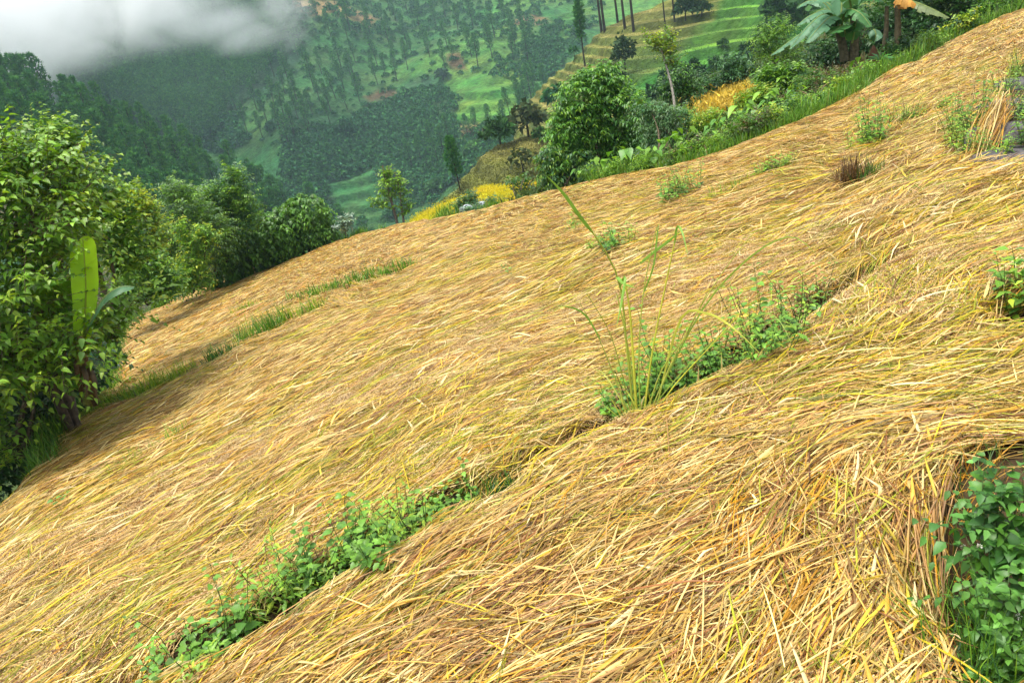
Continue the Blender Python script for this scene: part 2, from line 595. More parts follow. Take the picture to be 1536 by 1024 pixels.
def field_points(dens, r0, r1, margin=1.0):
    xs0, xs1, ys0, ys1 = -15, 16, -2, 31
    lim = min(r1 + 0.5, 32)
    xs0, xs1, ys0, ys1 = max(xs0, -lim), min(xs1, lim), max(ys0, -1), min(ys1, lim)
    n = int((xs1 - xs0) * (ys1 - ys0) * dens)
    x = rng.uniform(xs0, xs1, n)
    y = rng.uniform(ys0, ys1, n)
    z = -PA * y + PB * x
    r = np.sqrt(x * x + y * y + (z - 1.6) ** 2)
    q = pix(np.stack([x, y, z], -1))
    vis = (q[:, 0] > -700) & (q[:, 0] < 2700) & (q[:, 1] > -400) & (q[:, 1] < 1700) & (y > 0.1)
    ok = (r >= r0) & (r < r1) & vis
    x, y = x[ok], y[ok]
    ok = inpoly(x, y, FIELD)
    x, y = x[ok], y[ok]
    ok = ~bare_at(x, y)
    return x[ok], y[ok]


DEN = 1.0
sm = MB()
x, y = field_points(4300 * DEN, 0, 3.6); strands(sm, x, y, 0.31, 0.0043, 5, 0.10, clump=13, jit=0.22); print('straw a', len(x))
x, y = field_points(3500 * DEN, 3.6, 5.4); strands(sm, x, y, 0.31, 0.0047, 4, 0.10, clump=13, jit=0.26); print('straw b', len(x))
x, y = field_points(3900 * DEN, 5.4, 8.5); strands(sm, x, y, 0.29, 0.0046, 3, 0.075, fold=False, clump=12, jit=0.18); print('straw c', len(x))
x, y = field_points(2900 * DEN, 8.5, 14); strands(sm, x, y, 0.28, 0.0060, 3, 0.07, fold=False, clump=9, jit=0.22); print('straw d', len(x))
x, y = field_points(1500 * DEN, 14, 34); strands(sm, x, y, 0.32, 0.0095, 3, 0.08, fold=False, clump=6, jit=0.25); print('straw e', len(x))
# loose single straws over the top
x, y = field_points(1100, 0, 5.4); strands(sm, x, y, 0.17, 0.0032, 3, 0.03, jit=0.65, fold=False, up=lambda X_, Y_, t, L: 0.055 + 0.0 * t, curl=0.5)
x, y = field_points(500, 0, 5.4); strands(sm, x, y, 0.34, 0.0038, 5, 0.03, jit=0.40, up=lambda X_, Y_, t, L: 0.05 + 0.0 * t, curl=0.3)
x, y = field_points(300, 5.4, 12); strands(sm, x, y, 0.26, 0.006, 4, 0.04, jit=0.5, fold=False, up=lambda X_, Y_, t, L: 0.06 + 0.0 * t, curl=0.3)
# broad flag leaves lying on top, loose and more scattered
pal_leaf = lambda n: np.array([[0.62, 0.46, 0.17], [0.55, 0.42, 0.04], [0.56, 0.32, 0.04], [0.66, 0.53, 0.27], [0.60, 0.40, 0.12]])[rng.integers(0, 5, n)] * (0.75 + 0.45 * rng.random((n, 1)))
x, y = field_points(170, 0, 4.2); strands(sm, x, y, 0.17, 0.0095, 4, 0.02, jit=0.45, colour=pal_leaf, curl=0.2, up=lambda X_, Y_, t, L: 0.055 + 0.03 * t); print('leaves', len(x))
x, y = field_points(70, 4.2, 8); strands(sm, x, y, 0.20, 0.011, 4, 0.02, jit=0.5, colour=pal_leaf, fold=False, curl=0.2, up=lambda X_, Y_, t, L: 0.06 + 0.03 * t)


def panicles(mb, x, y):
    """drooping seed heads: short arcs set with grains"""
    n = len(x)
    G = 26
    a = lay_angle(x, y) + rng.normal(0, 0.5, n)
    L = 0.11 + 0.07 * rng.random(n)
    t = rng.random((n, G))
    br = rng.normal(0, 0.22, (n, G)) * t
    th = a[:, None] + br + rng.normal(0, 0.5, n)[:, None] * t
    gx_ = x[:, None] + np.cos(th) * L[:, None] * t
    gy_ = y[:, None] + np.sin(th) * L[:, None] * t
    gz_ = ground(gx_, gy_) + 0.070 + 0.03 * rng.random((n, G)) * (1 - t)
    p = np.stack([gx_, gy_, gz_], -1).reshape(-1, 3)
    m = len(p)
    d = np.stack([np.cos(th), np.sin(th), 0.1 + rng.normal(0, 0.3, th.shape)], -1).reshape(-1, 3) + rng.normal(0, 0.35, (m, 3))
    d /= np.linalg.norm(d, axis=1, keepdims=True)
    s = np.cross(d, rng.normal(0, 1, (m, 3)) + [0, 0, 2])
    s /= np.linalg.norm(s, axis=1, keepdims=True)
    u = np.cross(s, d)
    l = (0.0085 + 0.004 * rng.random((m, 1)))
    wv = 0.0021
    V = np.stack([p, p + d * l * 0.5 + s * wv + u * 0.0012, p + d * l, p + d * l * 0.5 - s * wv + u * 0.0012], 1)
    c = np.array([[0.60, 0.43, 0.20], [0.68, 0.53, 0.29], [0.48, 0.29, 0.13], [0.56, 0.38, 0.15]])[rng.integers(0, 4, n)]
    c = np.repeat(c, G, 0) * (0.75 + 0.5 * rng.random((m, 1)))
    mb.add(V.reshape(-1, 3), np.arange(m * 4).reshape(-1, 4), c=np.repeat(c, 4, 0))


x, y = field_points(2000, 0, 6.5)
keep = fbm(x * 1.1, y * 1.1, 21, 3) + rng.normal(0, 0.06, len(x)) > 0.515
x, y = x[keep], y[keep]
keep = np.min([np.hypot(x - hx, y - hy) / R for hx, hy, R, D in HOLES], 0) > 1.25
keep &= ~((x > 0.7) & (y < 1.7))
x, y = x[keep], y[keep]
panicles(sm, x, y); print('panicles', len(x))
straw = sm.build('flattened_straw', M['straw'])
tag(straw, 'flattened yellow rice straw covering the whole sloping terraced field', 'straw', kind='stuff')

# ------------------------------------------------------------------ the valley beyond: each landform is a sheet of real ground at its own distance
class Sheet:
    """terrain from surveyed points (photo pixel, metres); crest and foot bound it, and it runs on over the crest and below the foot"""

    def __init__(s, ctrl, crest, foot, ns, nt, terrace=None, rough=0.0, rscale=0.05, colour=None, back=30.0, seed=0, tmask=None):
        c = np.array(ctrl, float)
        s.k = c[:, :2] / 100
        n = len(c)
        r = np.linalg.norm(s.k[:, None] - s.k[None], axis=-1)
        A = np.zeros((n + 3, n + 3))
        A[:n, :n] = r ** 2 * np.log(r + 1e-9) + np.eye(n) * 0.02
        A[:n, n] = 1
        A[:n, n + 1:] = s.k
        A[n:, :n] = A[:n, n:].T
        s.w = np.linalg.solve(A, np.concatenate([np.log(c[:, 2]), [0, 0, 0]]))
        crest, foot = np.array(crest, float), np.array(foot, float)
        u = np.linspace(0, 1, ns)
        s.x0, s.x1 = crest[0, 0], crest[-1, 0]
        cx = s.x0 + (s.x1 - s.x0) * u
        cy = np.interp(cx, crest[:, 0], crest[:, 1])
        fx = foot[0, 0] + (foot[-1, 0] - foot[0, 0]) * u
        fy = np.interp(fx, foot[:, 0], foot[:, 1])
        t = np.linspace(0, 1, nt)
        s.PX = cx[:, None] * (1 - t) + fx[:, None] * t
        s.PY = cy[:, None] * (1 - t) + fy[:, None] * t
        s.t = t
        P = at(s.PX, s.PY, s.D(s.PX, s.PY))
        # crest rolls over and runs down the far side
        nb = 14
        out = P[:, 0, :2] / np.linalg.norm(P[:, 0, :2], axis=1, keepdims=True)
        kb = (np.arange(nb, 0, -1) / nb) ** 1.5 * back
        B = np.concatenate([P[:, :1, :2] + out[:, None] * kb[None, :, None], P[:, :1, 2:] - (0.75 * kb * np.minimum(1, kb / (0.25 * back)) ** 0.7)[None, :, None]], 2)
        F = np.concatenate([P[:, -1:, :2] - 0 * out[:, None], P[:, -1:, 2:] - 0.25 * back], 2)
        P = np.concatenate([B, P, F], 1)
        s.nb = nb
        z = P[..., 2]
        x, y = P[..., 0], P[..., 1]
        if rough:
            z = z + rough * 2 * (fbm(x * rscale, y * rscale, 30 + seed, 5) - 0.5)
        if terrace:
            st, sharp = terrace
            wob = z + 0.9 * st * (fbm(x * 0.02, y * 0.02, 41 + seed, 3) - 0.5) * 2
            f = wob / st
            q = (np.floor(f) + sstep(1 - sharp, 1.0, f - np.floor(f))) * st + (z - wob)
            if tmask is not None:
                m = np.pad(tmask(s.PX, s.PY), ((0, 0), (nb, 1)), mode='edge')
            else:
                m = 1.0
            m = m * (0.7 + 0.3 * sstep(0.35, 0.55, fbm(x * 0.05, y * 0.05, 55 + seed, 2)))
            z = z * (1 - m) + q * m
            s.riser = (f - np.floor(f) > 1 - sharp) * m
        else:
            s.riser = np.zeros_like(z)
        P = np.stack([x, y, z], -1)
        s.P = P
        PXf = np.pad(s.PX, ((0, 0), (nb, 1)), mode='edge')
        PYf = np.pad(s.PY, ((0, 0), (nb, 1)), mode='edge')
        s.C = colour(PXf, PYf, x, y, z, s.riser)

    def D(s, px, py):
        p = np.stack([np.asarray(px, float), np.asarray(py, float)], -1) / 100
        r = np.linalg.norm(p[..., None, :] - s.k, axis=-1)
        n = len(s.k)
        return np.exp((r ** 2 * np.log(r + 1e-9)) @ s.w[:n] + s.w[n] + p @ s.w[n + 1:])

    def pos(s, px, py):
        """nearest ground point of the sheet to the given pixels"""
        p = s.P[:, s.nb:-1].reshape(-1, 3)
        q = pix(p)
        r = np.empty((len(px), 3))
        for k in range(len(px)):
            r[k] = p[np.argmin((q[:, 0] - px[k]) ** 2 + (q[:, 1] - py[k]) ** 2)]
        return r

    def build(s, name, mat, smooth=True):
        ns, nt = s.P.shape[:2]
        m = MB()
        m.add(s.P.reshape(-1, 3), grid_faces(ns, nt), c=s.C.reshape(-1, 3))
        o = m.build(name, mat, smooth=smooth)
        o['kind'] = 'structure'
        return o


def blob(PX, PY, P, soft=12, amp=10, sc=0.04, seed=0):
    """soft-edged wobbly patch inside a pixel polygon"""
    d, _, _ = polydist(PX, PY, P, True)
    d = np.where(inpoly(PX, PY, P), d, -d)
    return sstep(-soft, soft, d + amp * 2 * (fbm(PX * sc, PY * sc, 60 + seed, 3) - 0.5))


GRASS = np.array([0.036, 0.105, 0.026])
GRASS_B = np.array([0.070, 0.170, 0.028])
SCRUB = np.array([0.020, 0.060, 0.020])
DRY = np.array([0.20, 0.195, 0.050])
EARTH = np.array([0.17, 0.115, 0.05])
STRAWY = np.array([0.30, 0.22, 0.09])
CROP = np.array([0.10, 0.24, 0.025])


def mixc(c, d, m):
    return c * (1 - m[..., None]) + d * m[..., None]


def col_far(PX, PY, x, y, z, r):
    n = fbm(x * 0.02, y * 0.02, 70, 4)
    c = mixc(np.broadcast_to(GRASS, PX.shape + (3,)), GRASS_B, sstep(0.42, 0.62, n))
    c = mixc(c, SCRUB, blob(PX, PY, [(-400, 520), (-400, -200), (430, -400), (470, 60), (420, 120), (350, 160), (300, 230), (420, 300), (480, 330), (560, 420)], 10, 20, 0.02))
    c = mixc(c, SCRUB * 1.3, blob(PX, PY, [(430, 190), (520, 180), (560, 150), (660, 120), (690, 150), (690, 210), (740, 250), (600, 330), (430, 330)], 12, 25, 0.02, 1))
    c = mixc(c, STRAWY * 0.75, blob(PX, PY, [(440, 12), (520, 18), (580, 28), (560, 42), (470, 36)], 4, 8, 0.05, 2))
    c = mixc(c, EARTH * 0.8, blob(PX, PY, [(770, 15), (800, 12), (830, 25), (815, 40), (770, 32)], 4, 5, 0.05, 3))
    c = mixc(c, EARTH * 0.5, blob(PX, PY, [(545, 140), (580, 132), (592, 145), (555, 155)], 5, 8, 0.06, 4))
    c = mixc(c, EARTH * 0.5, blob(PX, PY, [(672, 98), (695, 95), (700, 108), (676, 112)], 3, 5, 0.06, 5))
    ter = blob(PX, PY, [(682, 150), (755, 112), (790, 128), (770, 160), (700, 205), (680, 190)], 5, 6, 0.05, 6)
    band = sstep(0.35, 0.6, vn(PX * 0 + z * 0.35, PX * 0.006, 77))
    c = mixc(c, CROP * 0.9, ter * (1 - band) * 0.6)
    c = mixc(c, STRAWY * 0.9, ter * band * 0.7)
    c = mixc(c, EARTH * 0.6, blob(PX, PY, [(690, 190), (730, 180), (735, 195), (695, 206)], 4, 5, 0.05, 7))
    c = mixc(c, GRASS * 1.25, blob(PX, PY, [(480, 275), (560, 245), (580, 330), (520, 330)], 8, 10, 0.04, 8) * 0.8)
    c = mixc(c, GRASS_B, blob(PX, PY, [(820, 20), (880, 0), (880, 45), (840, 60)], 8, 6, 0.04, 9))
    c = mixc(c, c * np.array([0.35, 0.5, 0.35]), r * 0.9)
    return c


far_ter = lambda PX, PY: np.clip(blob(PX, PY, [(675, 150), (755, 105), (800, 128), (770, 165), (700, 210), (675, 195)], 6, 5, 0.05, 6)
                                 + blob(PX, PY, [(460, 290), (560, 235), (600, 330), (500, 340)], 8, 10, 0.04, 8) + blob(PX, PY, [(815, 15), (890, -10), (890, 50), (840, 70)], 8, 6, 0.04, 9)
                                 + 0.35 * blob(PX, PY, [(600, 60), (800, 20), (800, 150), (650, 150)], 15, 8, 0.04, 9), 0, 1)
S_FAR = Sheet([(330, 190, 330), (300, 130, 360), (600, 200, 290), (600, 100, 350), (600, 0, 430), (600, -150, 560), (100, 110, 330), (0, 130, 340), (200, 60, 400), (0, 0, 440), (-300, 100, 380),
               (-300, -250, 620), (900, 60, 330), (850, -40, 420), (740, 150, 265), (700, 235, 236), (560, 310, 243), (450, 340, 245), (1000, 150, 280), (1100, -150, 500), (1300, 0, 420), (300, -250, 650), (470, 80, 345), (420, 220, 280),
               (300, 400, 230), (0, 420, 250)],
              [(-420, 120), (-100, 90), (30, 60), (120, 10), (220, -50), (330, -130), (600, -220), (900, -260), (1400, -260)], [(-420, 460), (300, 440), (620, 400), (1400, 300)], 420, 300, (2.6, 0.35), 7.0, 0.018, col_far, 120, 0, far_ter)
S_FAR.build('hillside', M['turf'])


def col_left(PX, PY, x, y, z, r):
    return mixc(np.broadcast_to(SCRUB * 1.2, PX.shape + (3,)), np.array([0.09, 0.07, 0.035]), sstep(0.5, 0.7, fbm(x * 0.05, y * 0.05, 71, 3)))


S_LEFT = Sheet([(0, 165, 185), (100, 180, 180), (200, 220, 178), (300, 262, 180), (400, 300, 185), (500, 355, 190), (0, 300, 120), (200, 340, 125), (400, 380, 140), (-300, 100, 200), (0, 460, 85), (400, 470, 110), (-300, 400, 100), (560, 400, 185)],
               [(-420, 110), (-150, 140), (0, 158), (60, 160), (110, 175), (200, 215), (300, 258), (370, 288), (450, 325), (520, 362), (580, 400)], [(-420, 520), (0, 520), (400, 480), (600, 470)], 160, 100, None, 3.0, 0.03, col_left, 60, 2)
S_LEFT.build('hill', M['turf'])


def col_right(PX, PY, x, y, z, r):
    n = fbm(x * 0.05, y * 0.05, 72, 4)
    c = mixc(np.broadcast_to(DRY, PX.shape + (3,)), np.array([0.10, 0.14, 0.03]), sstep(0.4, 0.65, n))
    c = mixc(c, GRASS_B * 1.1, blob(PX, PY, [(1010, 80), (1060, 20), (1100, -40), (1300, -80), (1300, 120), (1120, 140), (960, 160), (940, 130), (980, 110)], 10, 14, 0.03, 10))
    c = mixc(c, CROP * 1.25, blob(PX, PY, [(1080, 10), (1150, -20), (1165, 12), (1090, 28)], 4, 5, 0.05, 11) * (1 - r))
    c = mixc(c, CROP * 1.1, blob(PX, PY, [(1020, 60), (1130, 30), (1150, 55), (1030, 80)], 4, 8, 0.05, 12) * (1 - r) * 0.9)
    c = mixc(c, CROP, blob(PX, PY, [(1000, 90), (1100, 75), (1100, 95), (1000, 115)], 4, 8, 0.05, 13) * (1 - r) * 0.8)
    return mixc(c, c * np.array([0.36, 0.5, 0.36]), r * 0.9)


S_RIGHT = Sheet([(805, 140, 128), (830, 110, 125), (900, 50, 125), (960, 20, 128), (1100, -50, 135), (960, 130, 88), (900, 150, 95), (1100, 60, 100), (1100, 140, 72), (1250, 60, 85), (1250, -80, 125), (1400, 0, 90), (830, 200, 95), (1400, 120, 62), (960, 220, 66)],
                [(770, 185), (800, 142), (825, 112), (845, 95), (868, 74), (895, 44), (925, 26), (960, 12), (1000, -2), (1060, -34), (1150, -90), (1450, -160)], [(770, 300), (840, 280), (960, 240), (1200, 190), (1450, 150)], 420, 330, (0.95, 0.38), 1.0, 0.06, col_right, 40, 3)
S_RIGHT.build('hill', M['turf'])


def col_low(PX, PY, x, y, z, r):
    n = fbm(x * 0.09, y * 0.09, 73, 4)
    c = mixc(np.broadcast_to(np.array([0.15, 0.165, 0.04]), PX.shape + (3,)), np.array([0.075, 0.115, 0.03]), sstep(0.4, 0.62, n))
    c = mixc(c, DRY * 1.1, blob(PX, PY, [(690, 240), (740, 205), (830, 205), (830, 225), (720, 240)], 8, 10, 0.04, 20) * 0.7)
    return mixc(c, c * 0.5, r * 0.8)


S_LOW = Sheet([(650, 305, 62), (700, 255, 66), (740, 215, 70), (800, 204, 72), (700, 290, 58), (780, 270, 57), (760, 240, 63), (860, 210, 70), (860, 280, 54), (620, 335, 62), (900, 240, 60)],
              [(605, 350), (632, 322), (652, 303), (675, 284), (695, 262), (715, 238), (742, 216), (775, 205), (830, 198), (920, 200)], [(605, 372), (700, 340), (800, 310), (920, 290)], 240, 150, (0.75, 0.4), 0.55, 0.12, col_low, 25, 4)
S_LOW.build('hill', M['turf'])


# the bank that falls away beyond the edge of the field
def col_bank(PX, PY, x, y, z, r):
    n = fbm(x * 0.4, y * 0.4, 74, 4)
    c = mixc(np.broadcast_to(np.array([0.05, 0.085, 0.022]), PX.shape + (3,)), np.array([0.10, 0.085, 0.04]), sstep(0.45, 0.7, n))
    c = mixc(c, np.array([0.42, 0.31, 0.05]), blob(PX, PY, [(1035, 152), (1075, 138), (1120, 125), (1160, 122), (1150, 150), (1110, 165), (1060, 182)], 3, 5, 0.08, 22))
    return c


S_BANK = Sheet([(600, 350, 24.5), (740, 322, 18.6), (900, 280, 15.9), (1050, 250, 13.6), (1200, 192, 14.5), (1320, 130, 16.8), (1420, 72, 20.5), (1540, 22, 21.8),
                (700, 310, 26), (900, 225, 24), (1090, 155, 23), (1200, 110, 22), (1320, 70, 24), (1450, 10, 28), (1090, 110, 34), (1250, 60, 33), (1500, -50, 36), (960, 170, 32), (1650, -20, 26)],
               [(800, 296), (830, 276), (850, 262), (890, 200), (960, 165), (1040, 118), (1150, 90), (1250, 50), (1400, -10), (1650, -120)],
               [(790, 312), (900, 280), (1050, 250), (1200, 195), (1320, 133), (1420, 75), (1540, 26), (1660, -20)], 200, 60, None, 0.25, 0.5, col_bank, 10, 5)
S_BANK.build('bank', M['near_turf'])


def col_paddy(PX, PY, x, y, z, r):
    n = fbm(x * 0.5, y * 0.5, 75, 3)
    c = mixc(np.broadcast_to(np.array([0.44, 0.39, 0.015]), PX.shape + (3,)), np.array([0.48, 0.39, 0.025]), sstep(0.4, 0.6, n))
    return c


# ripe rice terraces below the field: three nearly level beds with earth risers
def bed(crest, foot, D, colour, mat, name, back=1.5):
    s = Sheet(D, crest, foot, 90, 24, None, 0.05, 1.5, colour, back, 6)
    return s.build(name, mat)


S_BED1 = Sheet([(600, 340, 36), (690, 296, 40), (690, 325, 33), (640, 332, 36)], [(596, 352), (625, 326), (650, 311), (690, 295), (730, 290)], [(600, 362), (640, 345), (700, 330), (740, 318)], 90, 24, None, 0.06, 1.5, col_paddy, 3, 6)
S_BED2 = Sheet([(720, 283, 46), (800, 275, 45), (720, 293, 42), (800, 285, 41), (760, 280, 45)], [(712, 286), (722, 280), (760, 278), (800, 274), (830, 268)], [(712, 300), (730, 294), (780, 289), (800, 286), (840, 284)], 90, 24, None, 0.06, 1.5, col_paddy, 3, 7)
S_BED3 = Sheet([(700, 306, 36), (800, 292, 35), (760, 310, 30), (820, 298, 30)], [(690, 304), (730, 299), (780, 294), (840, 288)], [(700, 330), (760, 315), (800, 305), (850, 296)], 90, 24, None, 0.06, 1.5, lambda *a: mixc(col_paddy(*a), np.array([0.30, 0.30, 0.05]), sstep(0.4, 0.6, fbm(a[2], a[3], 8))), 3, 8)
for S_ in (S_BED1, S_BED2, S_BED3):
    S_.build('rice_terrace', M['near_turf'])

# ------------------------------------------------------------------ plant makers
def unit(v):
    return v / (np.linalg.norm(v, axis=-1, keepdims=True) + 1e-9)


SHAPES = {
    'heart': ([0, 0.08, 0.3, 0.62, 1.0], [0.25, 0.8, 1.0, 0.66, 0.0]),
    'ovate': ([0, 0.3, 0.65, 1.0], [0.12, 1.0, 0.74, 0.0]),
    'lance': ([0, 0.4, 1.0], [0.2, 1.0, 0.0]),
    'blade': ([0, 0.25, 0.6, 1.0], [0.7, 1.0, 0.75, 0.0]),
}


def leaves(mb, p, d, nrm, L, W, shape, col, droop=0.25, fold=0.25, jitter=0.18):
    """leaf blades with a midrib fold and a drooping tip"""
    n = len(p)
    d = unit(d)
    s = unit(np.cross(d, nrm))
    u = np.cross(s, d)
    L = np.broadcast_to(L, n).astype(float)
    W = np.broadcast_to(W, n).astype(float)
    col = np.broadcast_to(col, (n, 3)) * (1 + jitter * rng.normal(0, 1, (n, 1)))
    col = np.clip(col, 0.002, 1)
    if shape == 'dia':
        m = p + d * (L * 0.5)[:, None]
        tip = p + d * L[:, None] - np.array([0, 0, 1]) * (droop * L)[:, None]
        V = np.stack([p, m + s * (W / 2)[:, None] + u * (fold * W / 2)[:, None], tip, m - s * (W / 2)[:, None] + u * (fold * W / 2)[:, None]], 1)
        mb.add(V.reshape(-1, 3), np.arange(n * 4).reshape(-1, 4), c=np.repeat(col, 4, 0))
        return
    ts, ws = (np.array(a) for a in SHAPES[shape])
    k = len(ts)
    mid = p[:, None] + d[:, None] * (L[:, None] * ts)[..., None] - np.array([0, 0, 1.0]) * (np.broadcast_to(droop, n)[:, None] * L[:, None] * ts ** 2)[..., None]
    hw = W[:, None] / 2 * ws
    a = mid + s[:, None] * hw[..., None] + u[:, None] * (fold * hw)[..., None]
    b = mid - s[:, None] * hw[..., None] + u[:, None] * (fold * hw)[..., None]
    V = np.stack([a, mid, b], 2)
    base = np.arange(n)[:, None, None] * (3 * k)
    i = np.arange(k - 1)[None, :, None] * 3
    j = np.arange(2)[None, None, :]
    q = base + i + j
    Q = np.stack([q, q + 1, q + 4, q + 3], -1).reshape(-1, 4)
    mb.add(V.reshape(-1, 3), Q, c=np.repeat(col, 3 * k, 0))


def tube(mb, pts, rad, sides=6, col=(0.12, 0.09, 0.06)):
    pts = np.asarray(pts, float)
    k = len(pts)
    rad = np.broadcast_to(rad, k)
    t = unit(np.gradient(pts, axis=0))
    ref = np.array([0.3, 0.9, 0.2])
    s = unit(np.cross(t, ref))
    u = np.cross(s, t)
    an = np.linspace(0, 2 * PI, sides, endpoint=False)
    V = pts[:, None] + rad[:, None, None] * (np.cos(an)[None, :, None] * s[:, None] + np.sin(an)[None, :, None] * u[:, None])
    i, j = np.meshgrid(np.arange(k - 1), np.arange(sides), indexing='ij')
    a = i * sides + j
    b = i * sides + (j + 1) % sides
    mb.add(V.reshape(-1, 3), np.stack([a, b, b + sides, a + sides], -1).reshape(-1, 4), c=col)


def curve(pts, n=10):
    """smooth curve through a few points"""
    pts = np.asarray(pts, float)
    k = len(pts)
    if k == 2:
        return pts[0] + (pts[1] - pts[0]) * np.linspace(0, 1, n)[:, None]
    t = np.linspace(0, k - 1, n)
    i = np.clip(t.astype(int), 0, k - 2)
    f = (t - i)[:, None]
    g = lambda q: pts[np.clip(q, 0, k - 1)]
    p0, p1, p2, p3 = g(i - 1), g(i), g(i + 1), g(i + 2)
    return 0.5 * (2 * p1 + (p2 - p0) * f + (2 * p0 - 5 * p1 + 4 * p2 - p3) * f ** 2 + (3 * p1 - p0 - 3 * p2 + p3) * f ** 3)


def mixpal(pal, n):
    pal = np.asarray(pal, float)
    return pal[rng.integers(0, len(pal), n)]


def twigs(lm, sm, p, d, L, nl, ll, lw, shape, pal, tip=None, droop=0.25, arch=0.3, spread=0.9, stemr=0.0, wood=(0.13, 0.10, 0.06), flat=0.5):
    """leafy shoots: p, d start and direction of each; nl alternate leaves on each"""
    n = len(p)
    d = unit(d)
    L = np.broadcast_to(L, n)
    k = np.arange(nl)
    t = (k + 0.6) / nl
    t = np.broadcast_to(t, (n, nl)) + rng.normal(0, 0.02, (n, nl))
    grav = np.array([0, 0, -1.0])
    pos = p[:, None] + d[:, None] * (L[:, None] * t)[..., None] + grav * (arch * L[:, None] * t ** 2)[..., None]
    dir_ = unit(d[:, None] + grav * (2 * arch * t)[..., None])
    side = unit(np.cross(d, np.array([0, 0, 1.0]) + rng.normal(0, 0.15, (n, 3))))
    # some shoots carry their leaves all round
    alt = np.where(k % 2 == 0, 1.0, -1.0)
    ld = dir_ * 0.55 + side[:, None] * (alt * spread)[None, :, None] + rng.normal(0, 0.22, (n, nl, 3)) + grav * 0.18
    nr = unit(np.cross(side, d) * 1.0)
    nr = np.where(nr[:, 2:] < 0, -nr, nr)
    nr = nr[:, None] * flat + np.array([0, 0, 1.0]) * (1 - flat) + rng.normal(0, 0.25, (n, nl, 3))
    c = mixpal(pal, n)[:, None] * np.ones((1, nl, 1))
    if tip is not None:
        f = np.clip((t - 0.6) / 0.4, 0, 1)[..., None] * rng.random((n, 1, 1))
        c = c * (1 - f) + np.array(tip) * f
    sz = (0.75 + 0.5 * rng.random((n, nl))) * (1 - 0.45 * np.clip((t - 0.6) / 0.4, 0, 1))
    leaves(lm, pos.reshape(-1, 3), ld.reshape(-1, 3), nr.reshape(-1, 3), (ll * sz).ravel(), (lw * sz).ravel(), shape, c.reshape(-1, 3), droop)
    if stemr and sm is not None:
        tt = np.linspace(0, 1, 4)
        P = p[:, None] + d[:, None] * (L[:, None] * tt)[..., None] + grav * (arch * L[:, None] * tt ** 2)[..., None]
        for i in range(n):
            tube(sm, P[i], stemr * (1 - 0.7 * tt), 4, wood)


def lobe_twigs(lobes, n, up=0.5, inner=0.45, rnd=0.45):
    """shoot starts and directions spread over a crown's lobes (centre, radii)"""
    vol = np.array([np.prod(r) ** (2 / 3) for c, r in lobes])
    which = rng.choice(len(lobes), n, p=vol / vol.sum())
    C = np.array([c for c, r in lobes])[which]
    R = np.array([r for c, r in lobes])[which]
    v = unit(rng.normal(0, 1, (n, 3)))
    u = inner + (1 - inner) * rng.random(n) ** 0.6
    p = C + R * v * u[:, None]
    d = unit(v * 0.9 + np.array([0, 0, up]) + rng.normal(0, rnd, (n, 3)))
    return p, d


def px_lobes(L, D):
    """lobes given as photo pixel centre, half width, half height and an offset in metres"""
    out = []
    for l in L:
        px, py, rx, ry = l[:4]
        dd = D + (l[4] if len(l) > 4 else 0)
        c = at(px, py, dd)
        out.append((c, np.array([rx * dd / FPX, 0.5 * (rx + ry) * dd / FPX, ry * dd / FPX])))
    return out


def shrub(name, label, cat, L, D, foot, ntw, twl, nl, ll, lw, shape, pal, tip=None, droop=0.25, arch=0.3, up=0.5, mat='leaf', group=None, stems=3, wood=(0.10, 0.08, 0.05), inner=0.4, rnd=0.45, stemr=0.0, flat=0.5, trunk=None, partname='foliage', woodname='stem', shoots=None):
    lobes = px_lobes(L, D)
    base = at(foot[0], foot[1], foot[2] if len(foot) > 2 else D)
    root = thing(name, base, label, cat, group)
    lm, sm = MB(), MB()
    p, d = lobe_twigs(lobes, ntw, up, inner, rnd)
    p = p - d * twl * 0.45
    twigs(lm, sm, p, d, twl * (0.6 + 0.8 * rng.random(ntw)), nl, ll, lw, shape, pal, tip, droop, arch, stemr=stemr, wood=wood, flat=flat)
    if shoots is not None:
        for (x0, y0), (x1, y1) in shoots:
            a, b = at(x0, y0, D), at(x1, y1, D)
            twigs(lm, sm, a[None], (b - a)[None], np.linalg.norm(b - a), int(nl * 1.4), ll, lw, shape, pal, tip, droop, 0.1, stemr=max(stemr, 0.006), wood=wood, flat=flat)
    lm.build(partname, M[mat], root, origin=None)
    if trunk is not None:
        for tr in trunk:
            q = np.array([at(x, y, dd) for x, y, dd in tr[0]])
            tm_ = MB()
            tube(tm_, curve(q, 8), np.linspace(tr[1], tr[1] * 0.45, 8), 7, wood)
            tm_.build(woodname, M['bark'], root)
    for k in range(stems):
        c, r = lobes[k % len(lobes)]
        e = c + r * rng.normal(0, 0.25, 3)
        mid = (base + e) / 2 + rng.normal(0, 0.08, 3) * np.linalg.norm(e - base)
        q = curve([base + rng.normal(0, 0.04, 3), mid, e], 7)
        r0 = 0.012 + 0.012 * np.linalg.norm(e - base)
        tm_ = MB()
        tube(tm_, q, np.linspace(r0, r0 * 0.3, 7), 6, wood)
        tm_.build(woodname, M['bark'], root)
    if sm.n:
        sm.build('twigs', M['bark'], root)
    for ch in root.children:
        me = ch.data
        me.transform(Matrix.Translation(-Vector(base)))
    return root


